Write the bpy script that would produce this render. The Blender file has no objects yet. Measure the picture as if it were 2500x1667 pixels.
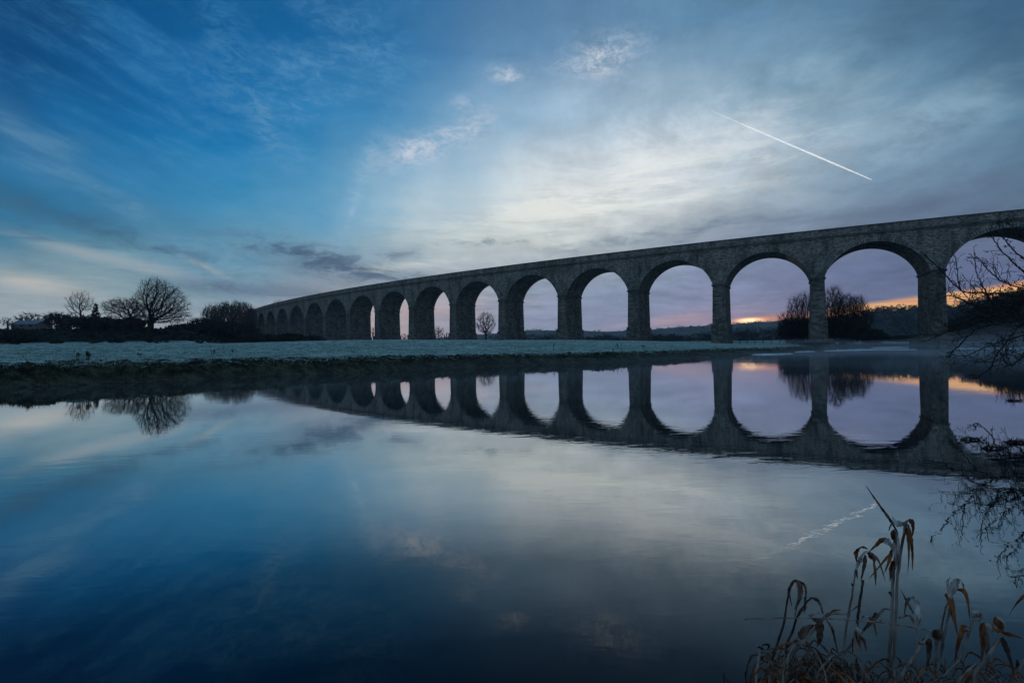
import bpy, math, random
import numpy as np
from mathutils import Matrix, Vector

scene = bpy.context.scene
C = scene.collection

# ------------------------------------------------------------------ camera
FPX, CX, CY = 1210.2, 1250.0, 833.5          # focal length and centre in photo pixels (2500 wide)
PITCH, ROLL, EYE = 0.00906, -0.01292, 1.335
cp, sp, cr, sr = math.cos(PITCH), math.sin(PITCH), math.cos(ROLL), math.sin(ROLL)
Ru, Uv, Fw = Vector((1, 0, 0)), Vector((0, -sp, cp)), Vector((0, cp, sp))
Rr = cr * Ru + sr * Uv
Up = -sr * Ru + cr * Uv
cam_d = bpy.data.cameras.new('camera')
cam = bpy.data.objects.new('camera', cam_d)
C.objects.link(cam)
cam.matrix_world = Matrix(((Rr.x, Up.x, -Fw.x, 0), (Rr.y, Up.y, -Fw.y, 0), (Rr.z, Up.z, -Fw.z, EYE), (0, 0, 0, 1)))
cam_d.sensor_width = 36
cam_d.lens = FPX / 2500 * 36
cam_d.clip_start = 0.05
cam_d.clip_end = 60000
scene.camera = cam

def at(px, py, Y):
    """photo pixel at a depth of Y metres -> point in the world"""
    d = Fw + Rr * ((px - CX) / FPX) - Up * ((py - CY) / FPX)
    return Vector((0, 0, EYE)) + d * (Y / d.y)

# ------------------------------------------------------------------ sky
SUN_A, SUN_E = 0.444, 0.0365                 # azimuth from +Y towards +X, elevation
world = bpy.data.worlds.new("World")
scene.world = world
world.use_nodes = True
nt = world.node_tree
nt.nodes.clear()

def lin(c):
    return tuple(((v / 255) / 12.92 if v / 255 <= 0.04045 else ((v / 255 + 0.055) / 1.055) ** 2.4) for v in c)

def M(op, a, b=None, c=None, clamp=False, tree=None):
    t = tree or nt
    n = t.nodes.new('ShaderNodeMath'); n.operation = op; n.use_clamp = clamp
    for i, v in enumerate((a, b, c)):
        if v is None: continue
        if isinstance(v, (int, float)): n.inputs[i].default_value = v
        else: t.links.new(v, n.inputs[i])
    return n.outputs[0]

def vec(x, y, z=0.0, tree=None):
    t = tree or nt
    n = t.nodes.new('ShaderNodeCombineXYZ')
    for i, v in enumerate((x, y, z)):
        if isinstance(v, (int, float)): n.inputs[i].default_value = v
        else: t.links.new(v, n.inputs[i])
    return n.outputs[0]

def noise(v, scale=1.0, detail=6, rough=0.55, dist=0.0, tree=None):
    t = tree or nt
    n = t.nodes.new('ShaderNodeTexNoise')
    t.links.new(v, n.inputs['Vector'])
    n.inputs['Scale'].default_value = scale; n.inputs['Detail'].default_value = detail
    n.inputs['Roughness'].default_value = rough; n.inputs['Distortion'].default_value = dist
    return n.outputs['Fac']

def sstep(v, a, b, tree=None):
    t = tree or nt
    n = t.nodes.new('ShaderNodeMapRange'); n.interpolation_type = 'SMOOTHSTEP'
    if a > b:
        n.inputs['From Min'].default_value = b; n.inputs['From Max'].default_value = a
        n.inputs['To Min'].default_value = 1; n.inputs['To Max'].default_value = 0
    else:
        n.inputs['From Min'].default_value = a; n.inputs['From Max'].default_value = b
    t.links.new(v, n.inputs['Value'])
    return n.outputs[0]

def mix(fac, a, b, tree=None):
    t = tree or nt
    n = t.nodes.new('ShaderNodeMix'); n.data_type = 'RGBA'
    if isinstance(fac, (int, float)): n.inputs[0].default_value = fac
    else: t.links.new(fac, n.inputs[0])
    for i, v in ((6, a), (7, b)):
        if isinstance(v, tuple): n.inputs[i].default_value = (*v[:3], 1)
        else: t.links.new(v, n.inputs[i])
    return n.outputs[2]

def ramp(fac, stops, tree=None):
    t = tree or nt
    n = t.nodes.new('ShaderNodeValToRGB')
    e = n.color_ramp.elements
    while len(e) < len(stops): e.new(0.5)
    for el, (p, c) in zip(e, stops):
        el.position = p; el.color = (*c, 1)
    t.links.new(fac, n.inputs[0])
    return n.outputs[0]

tc = nt.nodes.new('ShaderNodeTexCoord')
sx = nt.nodes.new('ShaderNodeSeparateXYZ'); nt.links.new(tc.outputs['Generated'], sx.inputs[0])
dx, dy, dz = sx.outputs
az0 = M('ARCTAN2', dx, dy)
el0 = M('ARCSINE', dz)
el0 = M('ABSOLUTE', el0)
zz = M('ADD', M('ABSOLUTE', dz), 0.13)
plx, ply = M('DIVIDE', dx, zz), M('DIVIDE', dy, zz)
n_warp1 = noise(vec(M('MULTIPLY', az0, 5.0), M('MULTIPLY', el0, 9.0), 0.3), 1, 4)
n_warp2 = noise(vec(M('MULTIPLY', az0, 5.0), M('MULTIPLY', el0, 9.0), 7.7), 1, 4)
AW = M('ADD', az0, M('MULTIPLY', M('SUBTRACT', n_warp1, 0.5), 0.22))
EW = M('ADD', el0, M('MULTIPLY', M('SUBTRACT', n_warp2, 0.5), 0.10))
# cirrus: thin fibres drawn out along the wind; flat cloud: planar; low stratus: horizontal
fib = noise(vec(M('ADD', M('MULTIPLY', plx, 2.6), M('MULTIPLY', ply, -0.5)), M('MULTIPLY', ply, 0.75), 1.5), 2.3, 12, 0.70, 0.3)
fib2 = noise(vec(M('ADD', M('MULTIPLY', plx, 1.2), M('MULTIPLY', ply, 0.7)), M('ADD', M('MULTIPLY', ply, 1.5), M('MULTIPLY', plx, -0.7)), 4.0), 1.9, 12, 0.70, 0.3)
strat = noise(vec(M('MULTIPLY', az0, 4.6), M('MULTIPLY', M('POWER', el0, 0.75), 34.0), 2.0), 1.0, 11, 0.68, 0.45)
puff = noise(vec(M('MULTIPLY', az0, 12.0), M('MULTIPLY', el0, 34.0), 5.0), 1.0, 11, 0.68, 0.5)
fine = noise(vec(M('MULTIPLY', az0, 26.0), M('MULTIPLY', el0, 60.0), 9.0), 1.0, 10, 0.72, 1.0)

def px2ae(px, py):
    p = at(px, py, 1.0) - Vector((0, 0, EYE))
    return math.atan2(p.x, p.y), math.atan2(p.z, math.hypot(p.x, p.y))

def blob(px, py, wpx, hpx, rot=0, warped=True, power=1.0):
    """soft patch of sky, given where it stands in the photo"""
    a, e = px2ae(px, py)
    sa = wpx / FPX * math.cos(a) ** 2; se = hpx / FPX * math.cos(a)
    A, E_ = (AW, EW) if warped else (az0, el0)
    c, s = math.cos(math.radians(rot)), math.sin(math.radians(rot))
    da, de = M('SUBTRACT', A, a), M('SUBTRACT', E_, e)
    p = M('ADD', M('MULTIPLY', da, c / sa), M('MULTIPLY', de, s / sa))
    q = M('ADD', M('MULTIPLY', da, -s / se), M('MULTIPLY', de, c / se))
    r2 = M('ADD', M('MULTIPLY', p, p), M('MULTIPLY', q, q))
    if power != 1.0: r2 = M('POWER', r2, power)
    return M('EXPONENT', M('MULTIPLY', r2, -1.0))

# base colours of the dawn sky, by direction (read off at photo pixels, stored by azimuth and elevation)
SX = [50, 300, 500, 700, 900, 1100, 1300, 1600, 1800, 2000, 2300, 2480]
SKY = {
 -400: [(0,44,88), (0,56,102), (6,66,114), (10,68,116), (28,80,126), (46,88,132), (54,94,136), (62,100,138), (66,104,138), (62,98,130), (46,80,108), (38,68,94)],
 50:  [(0,62,110), (0,78,132), (10,90,146), (6,88,144), (30,100,152), (62,110,155), (75,118,160), (88,130,165), (96,136,168), (94,132,162), (66,102,134), (55,92,122)],
 200: [(4,74,128), (0,88,146), (0,95,155), (8,100,160), (34,114,166), (80,136,178), (118,154,184), (120,156,180), (112,150,174), (108,146,170), (82,120,146), (66,104,132)],
 300: [(20,92,142), (2,98,156), (8,106,164), (26,116,170), (60,132,180), (112,158,192), (150,178,200), (180,198,212), (184,198,210), (162,186,203), (108,144,168), (84,120,145)],
 400: [(36,108,154), (30,112,164), (16,116,172), (50,132,179), (96,152,188), (150,182,204), (200,212,220), (224,228,231), (200,211,218), (132,162,186), (110,142,168), (86,112,138)],
 480: [(26,104,148), (60,122,160), (40,128,174), (76,144,184), (118,168,198), (172,196,212), (222,228,230), (226,229,228), (180,194,202), (122,146,166), (96,116,140), (88,108,132)],
 550: [(34,106,146), (64,122,154), (72,138,172), (88,150,184), (126,170,194), (178,198,208), (214,218,214), (180,190,194), (140,156,172), (114,130,152), (98,112,138), (92,106,132)],
 600: [(56,118,148), (88,136,158), (96,150,175), (98,146,172), (142,170,184), (188,199,200), (200,205,202), (152,164,174), (122,132,154), (114,124,152), (98,110,140), (92,104,132)],
 680: [(132,156,164), (130,160,168), (124,156,172), (124,150,170), (142,160,174), (166,176,186), (146,160,178), (132,148,174), (124,135,166), (112,122,156), (94,106,142), (90,100,136)],
 750: [(158,170,176), (148,166,172), (140,162,176), (150,160,172), (170,168,172), (168,162,172), (134,146,170), (134,142,172), (132,134,166), (114,118,150), (100,108,140), (96,102,136)],
 800: [(164,176,182), (168,174,178), (160,170,178), (180,168,170), (204,172,162), (168,162,176), (142,152,178), (148,148,176), (176,142,156), (150,124,140), (130,112,126), (120,108,126)],
 850: [(160,174,182), (168,172,178), (166,168,176), (180,166,168), (196,168,162), (170,164,176), (146,154,180), (156,148,172), (176,142,154), (160,126,138), (140,114,122), (130,110,122)],
}
SYK = sorted(SKY)
def table(px, py):
    px = min(max(px, SX[0]), SX[-1]); py = min(max(py, SYK[0]), SYK[-1])
    j = max(k for k in range(len(SYK) - 1) if SYK[k] <= py or k == 0); y0, y1 = SYK[j], SYK[j + 1]; t = (py - y0) / (y1 - y0)
    i = max(k for k in range(len(SX) - 1) if SX[k] <= px or k == 0); u = (px - SX[i]) / (SX[i + 1] - SX[i])
    f = lambda y: [SKY[y][i][c] * (1 - u) + SKY[y][i + 1][c] * u for c in range(3)]
    p, q = f(y0), f(y1)
    return lin([p[c] * (1 - t) + q[c] * t for c in range(3)])
def dir2px(A, E_):
    d = Vector((math.sin(A) * math.cos(E_), math.cos(A) * math.cos(E_), math.sin(E_)))
    return CX + FPX * d.dot(Rr) / max(d.dot(Fw), 1e-3), CY - FPX * d.dot(Up) / max(d.dot(Fw), 1e-3)
AMAX = 0.90
ELS = [0.0, 0.03, 0.06, 0.10, 0.15, 0.20, 0.26, 0.33, 0.42, 0.54, 0.80]
azn = M('ADD', M('MULTIPLY', AW, 0.5 / AMAX), 0.5, clamp=True)
rows = []
for E_ in ELS:
    stops = []
    for k in range(15):
        A = -AMAX + 2 * AMAX * k / 14
        stops.append((k / 14, table(*dir2px(A, E_))))
    rows.append(ramp(azn, stops))
EB = M('ADD', el0, M('MULTIPLY', M('SUBTRACT', EW, el0), sstep(el0, 0.0, 0.10)))
col = rows[0]
for k in range(1, len(ELS)):
    n = nt.nodes.new('ShaderNodeMapRange'); n.interpolation_type = 'LINEAR'
    n.inputs['From Min'].default_value = ELS[k - 1]; n.inputs['From Max'].default_value = ELS[k]
    nt.links.new(EB, n.inputs['Value'])
    col = mix(n.outputs[0], col, rows[k])
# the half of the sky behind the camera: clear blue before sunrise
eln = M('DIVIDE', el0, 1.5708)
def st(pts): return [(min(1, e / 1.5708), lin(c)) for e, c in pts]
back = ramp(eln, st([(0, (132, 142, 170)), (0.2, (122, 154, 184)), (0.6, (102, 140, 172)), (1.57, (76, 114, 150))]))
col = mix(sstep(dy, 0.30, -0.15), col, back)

def lay(mask, c, k):
    global col
    col = mix(M('MULTIPLY', mask, k, clamp=True), col, lin(c))

def both(a, b): return M('MULTIPLY', a, b)
def scale_col(f):
    global col
    n = nt.nodes.new('ShaderNodeVectorMath'); n.operation = 'SCALE'
    nt.links.new(col, n.inputs[0]); nt.links.new(f, n.inputs['Scale']); col = n.outputs[0]

fibm, fib2m, stratm, puffm, finem = sstep(fib, 0.44, 0.62), sstep(fib2, 0.42, 0.62), sstep(strat, 0.44, 0.60), sstep(puff, 0.46, 0.60), sstep(fine, 0.40, 0.62)
# cloud texture everywhere there is cover: lumps and streaks of brighter and darker veil
cover = M('ADD', M('ADD', sstep(AW, -0.15, 0.25), 0.30), M('MULTIPLY', sstep(el0, 0.22, 0.08), 0.6), clamp=True)
k1 = M('MULTIPLY', M('SUBTRACT', fib2, 0.5), 1.15); k2 = M('MULTIPLY', M('SUBTRACT', strat, 0.5), 1.0)
k3 = M('MULTIPLY', M('SUBTRACT', fib, 0.5), 0.6)
scale_col(M('ADD', 1.0, M('MULTIPLY', M('ADD', M('ADD', k1, k3), both(k2, sstep(el0, 0.30, 0.12))), M('MULTIPLY', cover, 0.75))))

# bright veil, streaked
lay(both(blob(1540, 460, 330, 60, 8), stratm), (234, 236, 232), 0.65)
lay(both(blob(1400, 520, 330, 40, 8), stratm), (232, 234, 226), 0.6)
lay(both(blob(1620, 380, 260, 90, 14), fib2m), (226, 229, 232), 0.5)
lay(both(blob(1650, 565, 260, 26, 5), M('ADD', M('MULTIPLY', stratm, 0.7), 0.2)), (120, 138, 154), 0.75)
lay(both(blob(1480, 590, 200, 16, 3), puffm), (128, 144, 156), 0.7)
lay(both(blob(1600, 455, 240, 14, 3), puffm), (182, 194, 202), 0.6)
lay(both(blob(1700, 150, 90, 60, 0), fib2m), (84, 124, 152), 0.5)
lay(both(blob(2200, 330, 200, 40, 18), fib2m), (150, 182, 202), 0.55)
lay(both(blob(2060, 400, 200, 30, 14), fibm), (96, 130, 156), 0.5)
# cirrus tufts in the middle
wisp = sstep(M('ADD', M('MULTIPLY', puff, 0.45), M('MULTIPLY', noise(vec(M('MULTIPLY', az0, 30.0), M('MULTIPLY', el0, 52.0), 3.0), 1.0, 12, 0.75, 1.4), 0.55)), 0.42, 0.62)
def tuft(px, py, w, h, rot, c, k, m=None):
    lay(both(blob(px, py, w * 1.25, h * 1.2, rot, False), M('ADD', M('MULTIPLY', m or wisp, 0.9), 0.1)), c, k * 0.95)
tuft(1010, 370, 62, 24, 20, (206, 210, 220), 0.95)
tuft(1100, 338, 80, 22, 24, (190, 200, 214), 0.9)
tuft(1160, 312, 40, 24, 30, (176, 190, 206), 0.7)
tuft(920, 395, 60, 30, 60, (140, 172, 198), 0.6)
tuft(880, 450, 18, 90, -22, (150, 182, 206), 0.55, finem)
tuft(862, 510, 6, 50, -18, (160, 190, 210), 0.6, finem)
tuft(1120, 250, 22, 12, 0, (170, 186, 206), 0.8)
tuft(1170, 262, 30, 12, -20, (150, 176, 202), 0.6)
tuft(1238, 184, 34, 13, -6, (194, 204, 218), 0.95)
tuft(1180, 222, 20, 26, -30, (130, 164, 196), 0.6)
tuft(1470, 142, 70, 28, 6, (210, 214, 220), 0.95)
tuft(1400, 150, 40, 14, 10, (160, 180, 200), 0.6)
tuft(1380, 115, 26, 10, 40, (150, 174, 196), 0.5)
# long fibres on the left
lay(both(blob(430, 330, 420, 200, -50), both(fibm, M('ADD', finem, 0.4))), (58, 128, 176), 0.5)
lay(both(blob(820, 250, 240, 240, -60), both(fib2m, M('ADD', finem, 0.4))), (92, 146, 188), 0.5)
lay(both(blob(560, 100, 200, 40, -64), finem), (56, 118, 162), 0.42)
lay(both(blob(600, 210, 150, 34, -70), finem), (60, 126, 172), 0.5)
lay(both(blob(655, 320, 100, 20, -68, False), finem), (100, 150, 184), 0.5)
lay(both(blob(380, 190, 180, 60, -40), fibm), (30, 104, 158), 0.45)
lay(both(blob(60, 320, 240, 40, -40), M('ADD', M('MULTIPLY', fibm, 0.6), 0.4)), (92, 136, 168), 0.5)
lay(both(blob(200, 430, 220, 40, -38), M('ADD', M('MULTIPLY', fibm, 0.7), 0.2)), (84, 136, 170), 0.5)
lay(both(blob(300, 490, 120, 24, -30), finem), (104, 148, 176), 0.4)
# low mottled dark strands on the left and over the far arches
lay(both(blob(200, 545, 280, 34, -16), M('ADD', M('MULTIPLY', wisp, 0.7), 0.3)), (46, 92, 122), 0.85)
lay(both(blob(330, 600, 230, 24, -14), M('ADD', M('MULTIPLY', puffm, 0.8), 0.15)), (62, 104, 130), 0.85)
lay(both(blob(400, 590, 150, 30, -14), puffm), (62, 102, 130), 0.85)
lay(both(blob(80, 590, 200, 22, -10), puffm), (50, 98, 126), 0.75)
lay(both(blob(250, 575, 260, 30, -12), wisp), (58, 102, 130), 0.6)
lay(both(blob(545, 575, 70, 16, -4), M('ADD', M('MULTIPLY', puffm, 0.6), 0.3)), (66, 104, 134), 0.8)
lay(both(blob(740, 630, 165, 34, -12, False), M('ADD', M('MULTIPLY', wisp, 0.7), 0.3)), (74, 100, 124), 0.9)
lay(both(blob(760, 628, 150, 28, -10, False), puffm), (62, 88, 112), 0.9)
lay(both(blob(880, 664, 165, 26, -6, False), M('ADD', M('MULTIPLY', wisp, 0.7), 0.3)), (80, 104, 126), 0.9)
lay(both(blob(880, 655, 150, 22, -6, False), puffm), (70, 94, 118), 0.9)
lay(both(blob(960, 625, 90, 12, 6, False), puffm), (110, 128, 144), 0.85)
lay(both(blob(1190, 590, 130, 9, 4, False), M('ADD', M('MULTIPLY', puffm, 0.9), 0.1)), (118, 136, 148), 0.85)
lay(both(blob(1060, 640, 150, 10, 8, False), stratm), (212, 212, 204), 0.6)
lay(both(blob(570, 704, 210, 20, -3, False), M('ADD', M('MULTIPLY', wisp, 0.5), 0.5)), (72, 94, 120), 0.9)
lay(both(blob(720, 716, 140, 12, 0, False), M('ADD', M('MULTIPLY', stratm, 0.6), 0.3)), (84, 104, 128), 0.85)
lay(both(blob(510, 655, 50, 7, -28, False), M('ADD', M('MULTIPLY', finem, 0.5), 0.4)), (176, 184, 180), 0.75)
lay(both(blob(230, 625, 200, 15, -14, False), M('ADD', M('MULTIPLY', stratm, 0.6), 0.35)), (150, 164, 172), 0.8)
lay(both(blob(380, 655, 90, 12, -12, False), M('ADD', M('MULTIPLY', stratm, 0.5), 0.3)), (164, 168, 170), 0.7)
lay(both(blob(70, 690, 170, 20, -12, False), M('ADD', M('MULTIPLY', stratm, 0.4), 0.55)), (196, 188, 178), 0.75)
lay(both(blob(260, 655, 160, 9, -10, False), stratm), (70, 110, 134), 0.6)
lay(both(blob(100, 655, 120, 10, -8, False), stratm), (96, 134, 152), 0.6)
# dark bank above the viaduct on the right, long streaks through the arches
lay(both(blob(1760, 560, 240, 11, 4), M('ADD', M('MULTIPLY', stratm, 0.7), 0.35)), (84, 106, 130), 0.8)
lay(both(blob(2250, 480, 330, 40, 8), M('ADD', M('MULTIPLY', stratm, 0.7), 0.3)), (84, 100, 124), 0.6)
lay(both(blob(1400, 640, 200, 22, 4), stratm), (186, 188, 190), 0.55)
lay(both(blob(1330, 690, 120, 16, 2), stratm), (108, 128, 156), 0.7)
lay(both(blob(1150, 690, 160, 14, 0), stratm), (100, 122, 150), 0.65)
lay(both(blob(1160, 725, 170, 16, 0), stratm), (196, 178, 172), 0.6)
lay(both(blob(1040, 760, 120, 14, 0, False), M('ADD', M('MULTIPLY', stratm, 0.7), 0.3)), (206, 164, 150), 0.55)
lay(both(blob(1700, 600, 200, 16, 0), stratm), (150, 158, 178), 0.5)
lay(both(blob(2120, 640, 260, 22, 3), stratm), (84, 96, 132), 0.55)
lay(both(blob(2060, 610, 120, 9, 2), stratm), (134, 138, 164), 0.5)
lay(both(blob(1680, 768, 170, 10, 6, False), M('ADD', M('MULTIPLY', stratm, 0.6), 0.3)), (196, 160, 168), 0.6)
lay(both(blob(1640, 785, 150, 7, 5, False), M('ADD', M('MULTIPLY', stratm, 0.6), 0.3)), (206, 164, 160), 0.55)

# the gap under the cloud where the dawn shows
edge = M('ADD', M('MULTIPLY', M('SUBTRACT', az0, 0.445), 0.105), 0.0455)
edge = M('ADD', edge, M('MULTIPLY', M('SUBTRACT', noise(vec(M('MULTIPLY', az0, 14.0), 0.0), 1, 3), 0.5), 0.006))
gapm = both(both(sstep(M('SUBTRACT', edge, el0), -0.0015, 0.007), sstep(az0, 0.50, 0.60)), sstep(az0, 1.25, 0.95))
gcol = mix(sstep(noise(vec(M('MULTIPLY', az0, 8.0), M('MULTIPLY', el0, 260.0)), 1, 5, 0.6), 0.35, 0.65), lin((232, 156, 108)), lin((255, 200, 116)))
col = mix(M('MULTIPLY', gapm, 0.95), col, gcol)
gap2 = both(sstep(M('SUBTRACT', edge, el0), -0.002, 0.012), both(sstep(az0, 0.38, 0.47), sstep(az0, 0.62, 0.54)))
col = mix(M('MULTIPLY', gap2, 0.8), col, lin((222, 150, 128)))
lay(both(blob(1842, 781, 62, 8, 2, False), M('ADD', M('MULTIPLY', finem, 0.3), 0.75)), (246, 150, 84), 0.9)
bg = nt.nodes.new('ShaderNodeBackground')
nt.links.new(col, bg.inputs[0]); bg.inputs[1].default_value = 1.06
# the piece of sun behind the cloud edge
core = both(blob(1830, 782, 26, 4.5, 1, False), 1.0)
em = nt.nodes.new('ShaderNodeBackground'); em.inputs[0].default_value = (1.0, 0.68, 0.32, 1)
nt.links.new(M('MULTIPLY', core, 2.6), em.inputs[1])
add = nt.nodes.new('ShaderNodeAddShader')
nt.links.new(bg.outputs[0], add.inputs[0]); nt.links.new(em.outputs[0], add.inputs[1])
out = nt.nodes.new('ShaderNodeOutputWorld')
nt.links.new(add.outputs[0], out.inputs[0])
try:
    world.cycles.sampling_method = 'MANUAL'; world.cycles.sample_map_resolution = 512
except Exception: pass

# low sun, still behind the hill
sd = bpy.data.lights.new('sun', 'SUN'); sd.energy = 2.6; sd.angle = math.radians(0.5); sd.color = (1.0, 0.92, 0.84)
sun = bpy.data.objects.new('sun', sd); C.objects.link(sun)
sdir = Vector((math.sin(SUN_A) * math.cos(SUN_E - .012), math.cos(SUN_A) * math.cos(SUN_E - .012), math.sin(SUN_E - .012)))
sun.rotation_euler = sdir.to_track_quat('Z', 'Y').to_euler()

scene.view_settings.view_transform = 'Standard'
scene.view_settings.look = 'None'
scene.view_settings.exposure = 0
scene.view_settings.gamma = 1
scene.view_settings.use_curve_mapping = False

# ------------------------------------------------------------------ materials
def mat(name):
    m = bpy.data.materials.new(name); m.use_nodes = True
    t = m.node_tree; b = t.nodes['Principled BSDF']
    return m, t, b

def coords(t, kind='Object', scale=(1, 1, 1)):
    n = t.nodes.new('ShaderNodeTexCoord'); mp = t.nodes.new('ShaderNodeMapping')
    mp.inputs['Scale'].default_value = scale
    t.links.new(n.outputs[kind], mp.inputs[0]); return mp.outputs[0]

def geo_pos(t, scale=(1, 1, 1)):
    n = t.nodes.new('ShaderNodeNewGeometry'); mp = t.nodes.new('ShaderNodeMapping')
    mp.inputs['Scale'].default_value = scale
    t.links.new(n.outputs['Position'], mp.inputs[0]); return mp.outputs[0]

def simple(name, c1, c2, scale=2.0, rough=0.9, detail=5, lo=0.35, hi=0.65, bump=0.0, stretch=(1, 1, 1)):
    m, t, b = mat(name)
    f = noise(geo_pos(t, stretch), scale, detail, 0.6, tree=t)
    t.links.new(mix(sstep(f, lo, hi, tree=t), c1, c2, tree=t), b.inputs['Base Color'])
    b.inputs['Roughness'].default_value = rough
    b.inputs['Specular IOR Level'].default_value = 0.2
    if bump:
        bn = t.nodes.new('ShaderNodeBump'); bn.inputs['Distance'].default_value = bump
        t.links.new(f, bn.inputs['Height']); t.links.new(bn.outputs[0], b.inputs['Normal'])
    return m

def stone_mat(name, c1, c2, mortar, bw, bh, msize=0.02, stain=(0.25, 0.6)):
    m, t, b = mat(name)
    uv = coords(t, 'UV')
    br = t.nodes.new('ShaderNodeTexBrick')
    t.links.new(uv, br.inputs['Vector'])
    br.inputs['Scale'].default_value = 1.0
    br.inputs['Brick Width'].default_value = bw; br.inputs['Row Height'].default_value = bh
    br.inputs['Mortar Size'].default_value = msize; br.inputs['Mortar Smooth'].default_value = 0.4
    br.inputs['Color1'].default_value = (*c1, 1); br.inputs['Color2'].default_value = (*c2, 1)
    br.inputs['Mortar'].default_value = (*mortar, 1)
    br.inputs['Bias'].default_value = -0.1
    f = noise(geo_pos(t, (1, 1, 0.45)), 0.35, 7, 0.65, tree=t)
    f2 = noise(geo_pos(t), 3.2, 5, 0.7, tree=t)
    c = mix(M('MULTIPLY', sstep(f, 0.42, 0.66, tree=t), 0.6, tree=t), br.outputs['Color'], (0.03, 0.035, 0.03), tree=t)
    c = mix(M('MULTIPLY', sstep(f2, 0.45, 0.75, tree=t), 0.55, tree=t), c, (0.05, 0.05, 0.045), tree=t)
    f4 = noise(geo_pos(t, (1, 1, 0.10)), 1.1, 5, 0.7, tree=t)
    c = mix(M('MULTIPLY', sstep(f4, 0.52, 0.66, tree=t), 0.55, tree=t), c, (0.035, 0.035, 0.03), tree=t)
    f5 = noise(geo_pos(t, (1, 1, 0.18)), 0.8, 5, 0.7, tree=t)
    c = mix(M('MULTIPLY', sstep(f5, 0.60, 0.74, tree=t), 0.45, tree=t), c, (0.34, 0.33, 0.30), tree=t)
    f3 = noise(geo_pos(t, (1, 1, 1)), 0.9, 4, 0.6, tree=t)
    c = mix(M('MULTIPLY', sstep(f3, 0.55, 0.75, tree=t), 0.4, tree=t), c, (0.26, 0.20, 0.15), tree=t)
    t.links.new(c, b.inputs['Base Color'])
    b.inputs['Roughness'].default_value = 0.92; b.inputs['Specular IOR Level'].default_value = 0.15
    bn = t.nodes.new('ShaderNodeBump'); bn.inputs['Distance'].default_value = 0.06; bn.inputs['Strength'].default_value = 0.8
    t.links.new(M('ADD', M('MULTIPLY', br.outputs['Fac'], -1.0, tree=t), f2, tree=t), bn.inputs['Height'])
    t.links.new(bn.outputs[0], b.inputs['Normal'])
    return m

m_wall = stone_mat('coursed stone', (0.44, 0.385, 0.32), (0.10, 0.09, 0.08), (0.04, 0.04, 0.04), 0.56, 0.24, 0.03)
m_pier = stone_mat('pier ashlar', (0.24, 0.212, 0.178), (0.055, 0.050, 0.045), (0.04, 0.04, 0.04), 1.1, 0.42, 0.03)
m_ring = stone_mat('voussoirs', (0.34, 0.31, 0.265), (0.14, 0.13, 0.12), (0.03, 0.03, 0.03), 1.6, 0.5, 0.06)
m_trim = stone_mat('dressed trim', (0.13, 0.13, 0.12), (0.075, 0.075, 0.07), (0.03, 0.03, 0.03), 1.3, 0.5, 0.02)
m_bark = simple('bark', (0.012, 0.010, 0.009), (0.035, 0.030, 0.026), 6)
m_barkfg = simple('near bark', (0.010, 0.009, 0.008), (0.05, 0.042, 0.036), 14, stretch=(1, 1, 1))
m_twig = simple('twigs', (0.030, 0.022, 0.018), (0.055, 0.038, 0.030), 1.5)
m_twigw = simple('willow twigs', (0.030, 0.020, 0.016), (0.060, 0.036, 0.024), 0.6)
m_ever = simple('evergreen foliage', (0.010, 0.016, 0.012), (0.03, 0.045, 0.03), 1.2)
m_scrub = simple('scrub foliage', (0.012, 0.014, 0.010), (0.04, 0.042, 0.026), 0.5)
m_wood = simple('weathered wood', (0.05, 0.045, 0.04), (0.10, 0.09, 0.08), 4)
m_house = simple('house stone', (0.16, 0.15, 0.14), (0.10, 0.10, 0.09), 2)
m_roof = simple('frosted slate', (0.15, 0.17, 0.19), (0.24, 0.27, 0.30), 1.2)
m_glass = simple('dark glass', (0.02, 0.02, 0.025), (0.03, 0.03, 0.035), 1, rough=0.1)

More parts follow.
